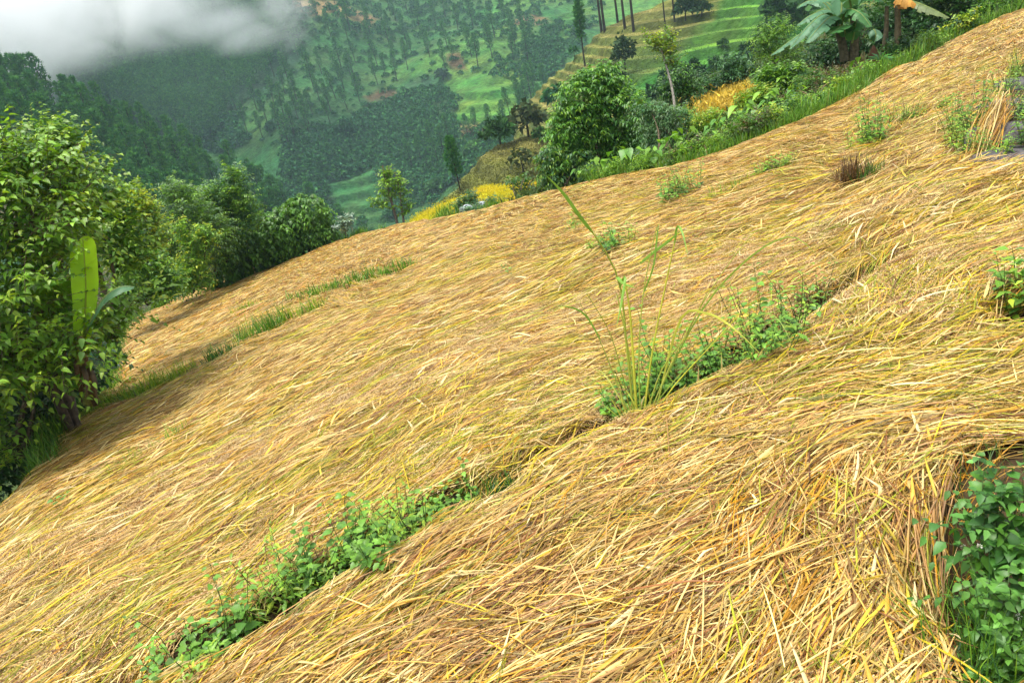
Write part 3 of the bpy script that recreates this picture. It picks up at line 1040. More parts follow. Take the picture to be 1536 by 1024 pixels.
def blades_arc(mb, base, az, lean, L, W, bend, col, segs=5, fold=0.2, taper0=0.8):
    """upright arching grass blades"""
    n = len(base)
    t = np.linspace(0, 1, segs + 1)
    th = lean[:, None] + bend[:, None] * t[None] ** 1.4       # angle from vertical
    st = L[:, None] / segs
    dh = np.sin(th) * st
    dz = np.cos(th) * st
    H = np.cumsum(dh, 1) - dh
    Zc = np.cumsum(dz, 1) - dz
    P = base[:, None] + np.stack([np.cos(az)[:, None] * H, np.sin(az)[:, None] * H, Zc], -1)
    s = np.stack([-np.sin(az), np.cos(az), 0 * az], -1)
    w = W[:, None] / 2 * np.clip(np.minimum(taper0 + t, 1.6 * (1 - t)), 0, 1)
    up = np.stack([-np.cos(th) * np.cos(az)[:, None], -np.cos(th) * np.sin(az)[:, None], np.sin(th)], -1)
    V = np.stack([P + s[:, None] * w[..., None] + up * (fold * w)[..., None], P, P - s[:, None] * w[..., None] + up * (fold * w)[..., None]], 2)
    base_i = np.arange(n)[:, None, None] * (3 * (segs + 1))
    q = base_i + np.arange(segs)[None, :, None] * 3 + np.arange(2)[None, None, :]
    Q = np.stack([q, q + 1, q + 4, q + 3], -1).reshape(-1, 4)
    mb.add(V.reshape(-1, 3), Q, c=np.repeat(np.broadcast_to(col, (n, 3)) * (0.75 + 0.5 * rng.random((n, 1))), 3 * (segs + 1), 0))


def grass_mesh(n, H, W, R, pal, lean=0.35, bend=0.9, flatz=None):
    m = MB()
    az = rng.uniform(0, 2 * PI, n)
    r = R * np.sqrt(rng.random(n))
    a2 = rng.uniform(0, 2 * PI, n)
    b = np.stack([r * np.cos(a2), r * np.sin(a2), np.zeros(n) - 0.01], -1)
    blades_arc(m, b, az, np.abs(rng.normal(0, lean, n)), H * (0.5 + 0.7 * rng.random(n)), W * (0.6 + 0.7 * rng.random(n)), np.abs(rng.normal(bend * 0.6, bend * 0.5, n)), mixpal(pal, n), 5)
    return m


def weed_meshes(nst, H, R, ll, lw, pal, tip, npair=5, shape='ovate'):
    """leafy herb: several upright stems with pairs of leaves"""
    lm, sms = MB(), []
    for k in range(nst):
        sm = MB()
        sms.append(sm)
        a, r = rng.uniform(0, 2 * PI), R * math.sqrt(rng.random())
        b = np.array([r * math.cos(a), r * math.sin(a), -0.01])
        h = H * rng.uniform(0.45, 1.1)
        e = b + np.array([math.cos(a) * 0.25 * h + rng.normal(0, 0.12 * h), math.sin(a) * 0.25 * h + rng.normal(0, 0.12 * h), h])
        q = curve([b, (b + e) / 2 + rng.normal(0, 0.05 * h, 3), e], 6)
        tube(sm, q, np.linspace(0.0028, 0.0012, 6), 4, (0.10, 0.17, 0.04))
        for j in range(npair):
            f = (j + 0.8) / npair
            pp_ = q[0] + (q[-1] - q[0]) * f
            az = j * PI / 2 + rng.normal(0, 0.4)
            sz = (1.1 - 0.5 * f) * rng.uniform(0.7, 1.25)
            two = np.array([[math.cos(az), math.sin(az), 0.35], [-math.cos(az), -math.sin(az), 0.35]]) + rng.normal(0, 0.2, (2, 3))
            c = mixpal(pal, 2) * (1 - f * 0.5) + np.array(tip) * f * 0.5
            leaves(lm, np.repeat(pp_[None], 2, 0) + two * 0.012, two, np.tile([0, 0, 1.0], (2, 1)) + rng.normal(0, 0.2, (2, 3)), ll * sz, lw * sz, shape, c, 0.35)
    return lm, sms


def banana_leaf(mb, q, W, col, torn=0.4, sag=0.25, up=np.array([0, 0, 1.0]), side=None, blunt=False):
    """one long banana blade along curve q; the margins are torn into strips that hang"""
    k = len(q)
    t = np.linspace(0, 1, k)
    d = unit(np.gradient(q, axis=0))
    s = unit(np.cross(d, up)) if side is None else np.tile(unit(np.asarray(side, float)), (k, 1))
    u = np.cross(s, d)
    w = W / 2 * np.clip(np.minimum(0.25 + 3.2 * t, 2.4 * (1 - t)), 0, 1) ** 0.6
    if blunt:
        w = W / 2 * np.clip(np.minimum(0.45 + 0.9 * t, 7 * (1 - t)), 0, 1) ** 0.6
    for sg in (1, -1):
        cuts = [0]
        while cuts[-1] < k - 1:
            cuts.append(min(k - 1, cuts[-1] + int(rng.integers(2, max(3, int(2 + 7 * (1 - torn)) + 1)))))
        for a, b in zip(cuts[:-1], cuts[1:]):
            hang = sag + torn * rng.uniform(-0.1, 0.45)
            idx = np.arange(a, b + 1)
            rows = []
            for f in (0, 0.35, 0.7, 1.0):
                lay = q[idx] + s[idx] * (sg * w[idx] * f)[:, None] + u[idx] * (0.16 * w[idx] * f)[:, None] - np.array([0, 0, 1.0]) * (hang * w[idx] * f ** 2)[:, None]
                if f == 1.0:
                    lay = lay + d[idx] * ((rng.random(len(idx)) - 0.2) * 0.02)[:, None]
                rows.append(lay)
            V = np.stack(rows, 1)
            g_ = grid_faces(len(idx), 4)
            mb.add(V.reshape(-1, 3), g_, c=np.asarray(col) * rng.uniform(0.85, 1.15))


# ------------------------------------------------------------------ conifers and far broadleaf trees, unit height
def pine_mesh(kind, ntuft=170, bare=0.4, width=0.19):
    cm, tm = MB(), MB()
    lean = rng.normal(0, 0.02, 2)
    tr = np.stack([lean[0] * np.linspace(0, 1, 7) ** 2, lean[1] * np.linspace(0, 1, 7) ** 2, np.linspace(-0.04, 0.97, 7)], -1)
    tube(tm, tr, np.linspace(0.016, 0.003, 7), 5, (0.045, 0.035, 0.028))
    ph = rng.uniform(0, 6, 3)
    lev = bare + (1 - bare) * rng.random(ntuft) ** 0.85
    f = (lev - bare) / (1 - bare)
    prof = width * np.clip((f + 0.12) ** 0.5, 0, 1) * np.clip(1.05 - f, 0, 1) ** 0.62 * 1.35
    az = rng.uniform(0, 2 * PI, ntuft)
    lump = 0.75 + 0.35 * np.sin(2 * az + ph[0] + 7 * f) * np.sin(3 * az + ph[1])
    r = prof * lump * rng.random(ntuft) ** 0.35
    c = np.stack([lean[0] * lev ** 2 + r * np.cos(az), lean[1] * lev ** 2 + r * np.sin(az), lev - 0.1 * r], -1)
    nn = 7
    d = unit(np.stack([np.cos(az) * 0.6, np.sin(az) * 0.6, 0.75 + 0 * az], -1)[:, None] + rng.normal(0, 0.55, (ntuft, nn, 3)))
    L = 0.050 * (0.7 + 0.6 * rng.random((ntuft, nn)))
    s = unit(np.cross(d, rng.normal(0, 1, (ntuft, nn, 3)))) * 0.0085
    b = np.broadcast_to(c[:, None], d.shape)
    V = np.stack([b - s, b + s, b + d * L[..., None]], 2)
    pal = np.array([[0.046, 0.165, 0.040], [0.064, 0.210, 0.042], [0.095, 0.270, 0.048], [0.050, 0.180, 0.062]])
    col = mixpal(pal, ntuft) * (0.8 + 0.4 * rng.random((ntuft, 1)))
    cm.add(V.reshape(-1, 3), None, np.arange(ntuft * nn * 3).reshape(-1, 3), np.repeat(col, nn * 3, 0))
    for k in range(9):                                            # limbs
        z = bare * 0.8 + (0.9 - bare * 0.8) * (k + 0.5) / 9
        a = rng.uniform(0, 2 * PI)
        rr = width * 0.7 * (1.05 - (k + 0.5) / 9)
        tube(tm, [[0, 0, z], [rr * 0.5 * math.cos(a), rr * 0.5 * math.sin(a), z + 0.02], [rr * math.cos(a), rr * math.sin(a), z + 0.05]], [0.004, 0.003, 0.001], 3, (0.045, 0.035, 0.028))
    return cm, tm


def round_tree_mb(mb, C, R, H, pal, n=150, size=0.16):
    """broad far tree or scrub bush: leaf clumps over a lumpy dome"""
    v = unit(rng.normal(0, 1, (n, 3)))
    v[:, 2] = np.abs(v[:, 2]) * 1.0 - 0.25
    ph = rng.uniform(0, 6, 2)
    l = 0.72 + 0.28 * np.sin(3 * np.arctan2(v[:, 1], v[:, 0]) + ph[0]) * np.sin(5 * v[:, 2] + ph[1])
    p = np.asarray(C) + v * np.array([R, R, H]) * (l * (0.55 + 0.45 * rng.random(n) ** 0.5))[:, None] + np.array([0, 0, 0.35 * H])
    d = unit(v + rng.normal(0, 0.6, (n, 3)))
    leaves(mb, p - d * size * R * 0.5, d, v + rng.normal(0, 0.5, (n, 3)), size * R * 2.2 * (0.6 + 0.8 * rng.random(n)), size * R * 1.7 * (0.6 + 0.8 * rng.random(n)), 'dia', mixpal(pal, n) * (0.85 + 0.3 * rng.random((n, 1))), 0.2, 0.35)

# ------------------------------------------------------------------ far vegetation
PLOTS = [[(684, 155), (752, 115), (790, 128), (768, 158), (735, 182), (700, 204), (684, 190)], [(485, 285), (560, 248), (585, 300), (570, 335), (520, 325)], [(820, 22), (875, -5), (888, 20), (850, 45)]]


def scatter(P, spacing, n_try=6000, sy=1.0):
    """spaced random pixels inside a polygon"""
    P = np.array(P, float)
    lo, hi = P.min(0), P.max(0)
    c = rng.uniform(lo, hi, (n_try, 2))
    c = c[inpoly(c[:, 0], c[:, 1], P)]
    out = []
    for q in c:
        if all((q[0] - o[0]) ** 2 + ((q[1] - o[1]) / sy) ** 2 > spacing ** 2 for o in out):
            out.append(q)
    out = np.array(out)
    keep = np.ones(len(out), bool)
    for T in PLOTS:
        keep &= ~inpoly(out[:, 0], out[:, 1], T)
    return out[keep]


PINES = []
for k in range(6):
    cm, tm = pine_mesh(k, 210, rng.uniform(0.28, 0.42), rng.uniform(0.17, 0.22))
    PINES.append((cm, tm))
one = []
for cm, tm in PINES:                     # far pines: needles and trunk in one small mesh
    me = cm.mesh('pine_tree')
    me.materials.append(M['far_leaf'])
    b = MB()
    b.V, b.Q, b.T, b.C, b.n = list(cm.V), [], list(cm.T), list(cm.C), cm.n
    for v, q, c in zip(tm.V, tm.Q, tm.C):
        b.V.append(v); b.C.append(c); b.Q.append(q + cm.n); b.n += len(v)
    me = b.mesh('pine_tree')
    me.materials.append(M['far_leaf'])
    one.append(me)


def pine_at(p, h, label, group):
    o = bpy.data.objects.new('pine_tree', one[int(rng.integers(0, 6))])
    COL.objects.link(o)
    o.location = tuple(p)
    o.rotation_euler = (rng.normal(0, 0.03), rng.normal(0, 0.03), rng.uniform(0, 6.28))
    wv = rng.uniform(0.9, 1.25)
    o.scale = (h * wv, h * wv, h)
    tag(o, label, 'pine tree', group)
    return o


LP = scatter([(-60, 128), (60, 140), (110, 168), (200, 210), (300, 255), (370, 285), (450, 322), (520, 362), (540, 400), (420, 420), (330, 400), (250, 370), (160, 330), (40, 260), (-60, 230)], 15, 9000, 0.75)
LPp = S_LEFT.pos(LP[:, 0], LP[:, 1])
print('left pines', len(LP))
for p in LPp[:175]:
    pine_at(p, rng.uniform(8, 12.5), 'dark green pine crowded into the forest on the near left spur', 'pines of the left spur')
CP = scatter([(440, 14), (560, -5), (640, -10), (760, -10), (800, 70), (790, 105), (740, 108), (660, 118), (560, 150), (500, 190), (430, 240), (340, 190), (400, 130), (440, 70)], 19, 4000, 0.7)
CPp = S_FAR.pos(CP[:, 0], CP[:, 1])
print('centre pines', len(CP))
for p in CPp[:100]:
    pine_at(p, rng.uniform(9, 14), 'misty green pine standing on the open middle slope across the valley', 'pines of the middle slope')
VP = scatter([(610, 262), (660, 250), (690, 215), (760, 205), (820, 175), (830, 140), (800, 120), (770, 170), (720, 200), (650, 225)], 15, 900, 0.8)
VPp = S_FAR.pos(VP[:, 0], VP[:, 1])
for p in VPp[:22]:
    pine_at(p, rng.uniform(8, 12), 'blue green pine in the shaded gully between the spurs', 'pines of the gully')

# the misty back slope reads as one mass of pines
BP = np.concatenate([scatter([(-60, 150), (60, 128), (130, 150), (210, 195), (290, 235), (330, 215), (350, 170), (400, 125), (440, 60), (440, 0), (330, -40), (0, -30), (-60, 60)], 9.5, 9000, 0.7),
                     scatter([(430, 2), (560, -8), (700, -8), (690, -60), (430, -60)], 12, 900, 0.7)])
BPp = S_FAR.pos(BP[:, 0], BP[:, 1])
print('back pines', len(BP))
fm = MB()
for p in BPp:
    cm, tm = PINES[int(rng.integers(0, 6))]
    h = rng.uniform(10, 15)
    a = rng.uniform(0, 6.28)
    Rm = np.array([[math.cos(a), -math.sin(a), 0], [math.sin(a), math.cos(a), 0], [0, 0, 1]])
    sub = rng.random(len(cm.T[0])) < 0.55
    v = cm.V[0].reshape(-1, 3, 3)[sub].reshape(-1, 3) @ Rm.T * h * np.array([1.2, 1.2, 1]) + p
    fm.add(v, None, np.arange(len(v)).reshape(-1, 3), cm.C[0].reshape(-1, 3, 3)[sub].reshape(-1, 3) * 0.9)
fo = fm.build('pine_forest', M['far_leaf'])
tag(fo, 'misty dark pine forest covering the back slope below the mist bank', 'forest', kind='stuff')

# scrub that covers the valley side
DK = [[0.022, 0.095, 0.028], [0.032, 0.125, 0.030], [0.048, 0.160, 0.036], [0.028, 0.115, 0.048]]
sc_ = MB()
for P, sp_, R0, R1 in (([(430, 200), (520, 190), (560, 160), (660, 128), (690, 155), (680, 210), (740, 255), (600, 300), (520, 262), (470, 320), (420, 300)], 6, 1.6, 3.2),
                       ([(300, 190), (350, 175), (370, 215), (330, 230), (300, 225)], 6, 2.5, 4.0),
                       ([(440, 40), (800, 20), (800, 100), (650, 120), (500, 180), (430, 230), (340, 190)], 14, 0.8, 2.4), ([(420, 0), (900, -10), (900, 40), (760, 60), (440, 50)], 11, 1.3, 3.2), ([(740, 110), (800, 60), (840, 40), (830, 120), (770, 150)], 9, 1.2, 3),
                       ([(580, 330), (620, 240), (700, 190), (800, 170), (820, 200), (700, 250), (650, 300)], 8, 1.5, 2.8),
                       ([(460, 340), (480, 300), (520, 300), (560, 350)], 10, 1.2, 2.2),
                       ([(800, 60), (830, 30), (880, 10), (880, 60), (830, 110), (800, 130)], 10, 1.5, 3)):
    q = scatter(P, sp_, 5000, 0.7)
    pos_ = S_FAR.pos(q[:, 0], q[:, 1])
    for p in pos_:
        R = rng.uniform(R0, R1)
        round_tree_mb(sc_, p, R, R * 0.9, DK, 84, 0.18)
o = sc_.build('shrubbery', M['far_leaf'])
tag(o, 'dark green scrub and low trees covering the valley side', 'scrub', kind='stuff')


def far_tree(name, label, px, py, sheet, R, H, pal, n=260, size=0.15, group=None):
    p = sheet.pos([px], [py])[0]
    root = thing(name, p, label, 'tree' if name == 'tree' else 'bush', group)
    m = MB()
    round_tree_mb(m, np.array([0, 0, 0.3 * H]), R, H, pal, n, size)
    m.build('crown', M['far_leaf'], root)
    t = MB()
    tube(t, [[0, 0, -0.3], [0.03 * R, 0, 0.35 * H], [0, 0.05 * R, 0.8 * H]], [0.06 * R, 0.05 * R, 0.02 * R], 5, (0.05, 0.04, 0.03))
    t.build('trunk', M['bark'], root)
    return root


far_tree('tree', 'dark rounded broadleaf tree alone on the green slope across the valley', 518, 200, S_FAR, 4.6, 4.2, DK, 420)
far_tree('tree', 'grey green rounded tree below the bare earth patch on the middle slope', 664, 122, S_FAR, 3.4, 3.6, [[0.03, 0.075, 0.035], [0.045, 0.10, 0.045]], 300)
far_tree('bush', 'dark bush low on the green slope at the mouth of the ravine', 405, 196, S_FAR, 2.6, 2.6, DK, 200)
far_tree('tree', 'olive brown tree above the dry lower spur', 792, 205, S_LOW, 2.3, 2.4, [[0.05, 0.075, 0.025], [0.075, 0.09, 0.03], [0.035, 0.06, 0.02]], 420, 0.12)
far_tree('tree', 'dark green tree at the left end of the lower spur crest', 750, 213, S_LOW, 1.9, 1.8, [[0.025, 0.075, 0.02], [0.04, 0.11, 0.025]], 360, 0.13)
far_tree('bush', 'bright green bush behind the lower spur crest', 715, 225, S_FAR, 4.2, 2.2, [[0.07, 0.20, 0.03], [0.05, 0.15, 0.03]], 260)
far_tree('bush', 'round bush beside the olive brown tree on the lower spur', 815, 212, S_LOW, 1.1, 1.0, [[0.04, 0.11, 0.03], [0.05, 0.13, 0.03]], 200)
far_tree('bush', 'thin brownish bush in the middle of the dry lower spur', 785, 262, S_LOW, 1.4, 1.7, [[0.07, 0.10, 0.03], [0.06, 0.075, 0.03]], 150, 0.12)
far_tree('bush', 'bright green bush left of the pine on the lower spur', 655, 285, S_FAR, 4.5, 2.5, [[0.06, 0.17, 0.04], [0.04, 0.12, 0.03]], 240)
far_tree('tree', 'tall dark tree in the middle of the right hand dry spur', 938, 110, S_RIGHT, 1.8, 3.6, [[0.03, 0.065, 0.025], [0.045, 0.085, 0.03]], 420, 0.13)
far_tree('bush', 'dark bush below the tall dark tree on the dry spur', 925, 132, S_RIGHT, 1.6, 1.6, [[0.035, 0.075, 0.028], [0.05, 0.10, 0.03]], 300, 0.14)
far_tree('tree', 'dark round tree beside bare pine trunks near the top of the dry spur', 1028, 32, S_RIGHT, 2.0, 2.6, [[0.02, 0.055, 0.025], [0.03, 0.075, 0.03]], 380, 0.13)
far_tree('tree', 'smaller dark tree right of the round one near the spur top', 1052, 26, S_RIGHT, 1.7, 1.9, [[0.022, 0.06, 0.025], [0.035, 0.08, 0.03]], 300, 0.14)
far_tree('bush', 'dark bushes hugging the left foot of the dry spur'.replace('bushes hugging', 'bush hugging'), 838, 160, S_RIGHT, 2.4, 2.2, DK, 260)
far_tree('bush', 'dark bush on the outline of the dry spur by the slender pine', 860, 84, S_RIGHT, 1.1, 1.3, DK, 160)
rb = [(1175, 40, 3.0), (1190, 20, 3.2), (1160, 60, 2.0), (1130, 92, 1.8), (1085, 70, 0.8), (1072, 100, 0.9), (1040, 128, 2.0), (1110, 118, 2.0), (1080, 130, 1.9), (1145, 110, 2.2), (1010, 130, 1.8), (985, 160, 1.8)]
for px_, py_, R in rb:
    far_tree('bush', 'dark bush in the ragged line along the lower edge of the green terraces' if py_ > 90 else 'dark bush at the right end of the green terraces', px_, py_, S_RIGHT, R, R * 0.9, [[0.022, 0.065, 0.022], [0.035, 0.09, 0.028], [0.05, 0.13, 0.03]], 240, 0.15,
             'bushes below the green terraces' if py_ > 90 else 'bushes right of the green terraces')


# pines near enough to show their trunks
def tall_pine(sheet, px, py, h, bare, wid, label, nt=260, group=None):
    p = sheet.pos([px], [py])[0]
    root = thing('pine_tree', p, label, 'pine tree', group)
    cm, tm = pine_mesh(0, nt, bare, wid)
    root.scale = (h, h, h)
    cm.build('crown', M['far_leaf'], root)
    tm.build('trunk', M['bark'], root)
    return root


tall_pine(S_RIGHT, 877, 100, 9.5, 0.42, 0.12, 'slender pine standing alone on the left outline of the dry spur')
tall_pine(S_LOW, 691, 288, 4.6, 0.32, 0.22, 'bushy pine with a bare trunk on the left outline of the lower spur', 420)
for px_, py_, h, lb in ((899, 46, 15, 'leftmost of the tall bare pine trunks on the dry spur crest'), (907, 48, 16, 'bare pine trunk just right of the leftmost one on the spur crest'), (920, 26, 14, 'thin pine trunk behind the close pair on the spur crest'),
                        (937, 43, 15, 'tall pine trunk in the middle of the row on the spur crest'), (951, 47, 15, 'straight dark pine trunk right of the middle one on the spur crest'), (999, 48, 9, 'leaning pine with a low dark crown on the spur crest'),
                        (1012, 33, 10, 'short leaning pine trunk beside the dark round tree')):
    tall_pine(S_RIGHT, px_, py_, h, 0.55, 0.16, lb)


def sheet_grass(name, label, sheet, n, h, wd, mul=1.0, mask=None, cat='grass', vary=0.5, edge=0.0):
    """standing grass or crop on a landform: uncountable tufts coloured like the ground they grow from"""
    P, C = sheet.P[:, sheet.nb:-1].reshape(-1, 3), sheet.C[:, sheet.nb:-1].reshape(-1, 3)
    PX, PY = sheet.PX.ravel(), sheet.PY.ravel()
    ok = np.ones(len(P), bool) if mask is None else inpoly(PX, PY, mask)
    ok &= (PX > -60) & (PX < 1600) & (PY > -60)
    idx = np.nonzero(ok)[0]
    k = idx[rng.integers(0, len(idx), n)]
    p = P[k] + rng.normal(0, 0.25, (n, 3)) * [1, 1, 0.1]
    d = unit(np.array([0, 0, 1.0]) + rng.normal(0, 0.45, (n, 3)))
    m = MB()
    leaves(m, p - d * h * 0.1, d, rng.normal(0, 1, (n, 3)), h * (0.5 + rng.random(n)), wd * (0.6 + 0.8 * rng.random(n)), 'dia', C[k] * mul * (1 - vary / 2 + vary * rng.random((n, 1))), 0.25, 0.3, 0.18 if vary > 0.3 else 0.04)
    o = m.build(name, M['matte_leaf'])
    return tag(o, label, cat, kind='stuff')


sheet_grass('dry_grass', 'dry olive grass covering the lower spur above the rice beds', S_LOW, 26000, 0.20, 0.09, 1.15)
sheet_grass('dry_grass', 'dry yellow and green grass covering the stepped spur at upper right', S_RIGHT, 30000, 0.16, 0.12, 1.1)
sheet_grass('ripe_rice', 'ripe golden rice on the left bed below the field', S_BED1, 16000, 0.09, 0.04, 1.2, cat='rice', vary=0.15)
sheet_grass('ripe_rice', 'bright yellow rice on the upper bed below the dry spur', S_BED2, 12000, 0.09, 0.04, 1.25, cat='rice', vary=0.15)
sheet_grass('ripe_rice', 'greenish yellow rice on the bed nearest the field edge', S_BED3, 14000, 0.09, 0.04, 1.15, cat='rice', vary=0.15)
sheet_grass('orange_crop', 'patch of orange millet crop beyond the field edge at right', S_BANK, 12000, 0.10, 0.035, 1.1, [(1035, 152), (1075, 138), (1120, 125), (1160, 122), (1150, 150), (1110, 165), (1060, 182)], cat='crop', vary=0.2)
sheet_grass('grass', 'rough green grass on the bank beyond the upper right field edge', S_BANK, 16000, 0.30, 0.05, 1.5)

# ------------------------------------------------------------------ plants along the far edge of the field
LIME = [0.32, 0.46, 0.030]
MIDG = [[0.075, 0.195, 0.022], [0.10, 0.245, 0.025], [0.06, 0.165, 0.024]]
LITE = [[0.15, 0.32, 0.028], [0.20, 0.39, 0.032], [0.12, 0.27, 0.028]]
DARK = [[0.030, 0.100, 0.022], [0.045, 0.130, 0.026], [0.024, 0.082, 0.022]]
BLUEG = [[0.065, 0.180, 0.060], [0.085, 0.220, 0.072], [0.052, 0.150, 0.050]]
YELG = [[0.30, 0.40, 0.028], [0.38, 0.44, 0.03], [0.21, 0.34, 0.028]]
GREYG = [[0.105, 0.200, 0.080], [0.14, 0.24, 0.095], [0.08, 0.165, 0.062]]

# --- the thicket at the left
shrub('tree', 'big leafy tree with heart shaped leaves filling the left side of the field', 'tree',
      [(15, 300, 92, 85, -0.2), (-50, 400, 130, 110, -0.6), (50, 410, 60, 70, 0.5), (20, 490, 70, 65, 0.2), (150, 470, 26, 24, 0.9), (95, 280, 40, 50, 0.3), (-60, 540, 130, 70, -0.8), (30, 235, 70, 40, 0), (105, 340, 35, 50, 0.9), (-40, 250, 70, 60, -0.4), (170, 455, 30, 26, 0), (-70, 640, 60, 60, 0.0), (100, 500, 36, 20, -1.15), (135, 515, 26, 12, -1.15), (95, 545, 32, 22, -0.9), (150, 478, 30, 10, -1.0), (160, 495, 40, 18, 0.2)],
      9.7, (112, 640, 10.2), 1500, 0.56, 11, 0.085, 0.055, 'heart', MIDG[:1] + LITE + LITE + YELG[2:], LIME, 0.35, 0.30, 0.55, stems=6, inner=0.35, stemr=0.004, wood=(0.11, 0.085, 0.06), flat=0.35,
      trunk=[([(117, 640, 10.2), (90, 570, 10.1), (60, 470, 9.9), (20, 330, 9.6)], 0.055), ([(110, 640, 10.3), (60, 560, 10.1), (0, 480, 9.7)], 0.04), ([(40, 600, 10.2), (10, 520, 9.9), (-50, 400, 9.5)], 0.04)], woodname='trunk',
      shoots=[((112, 262), (126, 188)), ((128, 285), (172, 226)), ((60, 240), (68, 186)), ((30, 230), (42, 182)), ((120, 300), (150, 235)), ((90, 260), (95, 205)), ((150, 470), (214, 462)), ((130, 490), (212, 506)), ((60, 530), (105, 545)),
              ((140, 440), (200, 452)), ((0, 560), (60, 600)), ((20, 400), (130, 385)), ((10, 440), (120, 425)), ((150, 270), (166, 232)), ((80, 230), (100, 195)), ((0, 220), (10, 180)), ((-10, 230), (-20, 180)), ((90, 560), (130, 575)), ((100, 520), (196, 470)), ((40, 480), (140, 500)), ((60, 330), (120, 300))])
shrub('shrub', 'dark undergrowth in the deep shade beneath the big left tree', 'shrub', [(30, 585, 110, 45, 0.8), (90, 540, 60, 60, 1.2), (-20, 660, 60, 50, 0), (10, 620, 70, 50, 0.5), (-60, 600, 90, 90, 0.5), (40, 660, 50, 40, 0.6), (-30, 720, 60, 50, 0.2), (80, 600, 50, 40, 0.9)], 10.4, (30, 680, 9.8), 950, 0.4, 9, 0.085, 0.055, 'ovate', [[0.02, 0.07, 0.018], [0.03, 0.09, 0.02]], None, 0.3, 0.4, 0.4, stems=9, stemr=0.003)  # canopy shade is put into the leaf colours, darker than the other shrubs
shrub('shrub', 'mid green shrub rising behind the top of the big left tree', 'shrub', [(85, 200, 30, 22), (60, 215, 40, 30), (140, 300, 50, 50), (175, 360, 40, 60)], 12.5, (170, 470, 12.5), 600, 0.5, 10, 0.09, 0.055, 'ovate', MIDG + LITE, LIME, up=0.8, inner=0.3)
# banana inside the thicket
bp = at(128, 590, 9.6)
ban = thing('banana_plant', bp, 'young banana plant with one upright glowing lime leaf at the left edge', 'banana plant', None)
sm_ = MB()
for (x0, y0), (x1, y1), r, c in (((128, 590), (118, 500), 0.075, (0.20, 0.22, 0.05)), ((136, 592), (124, 520), 0.05, (0.11, 0.075, 0.04)), ((122, 590), (112, 530), 0.04, (0.10, 0.07, 0.04))):
    q = curve([at(x0, y0, 9.6) - [0, 0, 0.1], at((x0 + x1) / 2, (y0 + y1) / 2, 8.75), at(x1, y1, 8.80)], 7)
    tube(sm_, q, np.linspace(r, r * 0.55, 7), 9, c)
sm_.build('pseudostem', M['bark'], ban)
lf = MB()
q = curve([at(124, 520, 8.80), at(126, 490, 8.80), at(129, 430, 8.78), at(124, 355, 9.1)], 30)
banana_leaf(lf, q[4:], 0.29, (0.42, 0.78, 0.03), 0.05, 0.0, side=rays(128, 430) * 0.25 + np.array([1.0, 0.1, 0.25]), blunt=True)  # lime colour brightened to stand for daylight coming through the leaf
tube(lf, q, np.linspace(0.018, 0.004, 30), 5, (0.40, 0.50, 0.06))
lf.build('leaf', M['backlit_blade'], ban)
lf = MB()
q = curve([at(124, 510, 8.80), at(150, 455, 8.65), at(176, 432, 8.55), at(200, 430, 8.50)], 24)
banana_leaf(lf, q[3:], 0.24, (0.09, 0.21, 0.10), 0.1, 0.55)
tube(lf, q, np.linspace(0.016, 0.004, 24), 5, (0.25, 0.32, 0.10))
lf.build('leaf', M['blade'], ban)
lf = MB()
q = curve([at(122, 505, 8.80), at(100, 455, 9.6), at(70, 425, 8.85), at(40, 430, 8.85)], 24)
banana_leaf(lf, q[3:], 0.40, (0.14, 0.33, 0.03), 0.2, 0.3)
tube(lf, q, np.linspace(0.016, 0.004, 24), 5, (0.25, 0.32, 0.06))
lf.build('leaf', M['blade'], ban)
dr = MB()
for (x0, y0), (x1, y1) in (((124, 540), (146, 598)), ((118, 540), (130, 596))):
    q = curve([at(x0, y0, 8.85), at((x0 + x1) / 2 + 4, (y0 + y1) / 2 - 6, 8.55), at(x1, y1, 8.55)], 12)
    banana_leaf(dr, q, 0.05, (0.10, 0.07, 0.04), 0.3, 0.6)
dr.build('dry_sheath', M['matte_leaf'], ban)
for ch in ban.children:
    ch.data.transform(Matrix.Translation(-Vector(bp)))

# --- the hedge row behind the far left edge
shrub('shrub', 'yellow green shrub rising just behind the banana leaf', 'shrub', [(200, 300, 22, 22), (215, 340, 32, 40), (190, 370, 40, 50), (205, 315, 28, 20)], 21, (205, 450, 21), 760, 0.50, 10, 0.11, 0.06, 'ovate', YELG + LITE, [0.46, 0.48, 0.04], up=0.9, inner=0.3)
shrub('tree', 'pale grey green feathery tree in the middle of the hedge row', 'tree', [(275, 310, 32, 40), (300, 350, 45, 45), (262, 285, 22, 20), (250, 350, 30, 40), (255, 390, 36, 30)], 24, (285, 420, 25), 1300, 0.6, 14, 0.11, 0.036, 'lance', GREYG + LITE, [0.16, 0.28, 0.06], up=0.7, arch=0.5, inner=0.3)
shrub('tree', 'taller green tree with pale upright shoots above the hedge row', 'tree', [(345, 290, 30, 26), (350, 262, 12, 20), (325, 320, 30, 24), (310, 290, 18, 12), (365, 320, 25, 28)], 25, (345, 400, 26), 700, 0.6, 12, 0.11, 0.05, 'ovate', LITE + BLUEG, [0.22, 0.38, 0.08], up=1.0, arch=0.35, inner=0.2, shoots=[((350, 275), (360, 240)), ((335, 290), (322, 265)), ((355, 290), (380, 262))])
shrub('shrub', 'dark vine covered mound at the right end of the hedge row', 'shrub', [(455, 320, 34, 30), (430, 345, 42, 36), (470, 350, 32, 28), (395, 355, 40, 38), (360, 370, 42, 40), (440, 380, 30, 16), (330, 390, 36, 40)], 26.5, (430, 400, 27), 2000, 0.35, 7, 0.12, 0.10, 'heart', MIDG + LITE[2:], [0.14, 0.30, 0.03], 0.6, 0.8, 0.05, inner=0.72, flat=0.1, rnd=0.3)
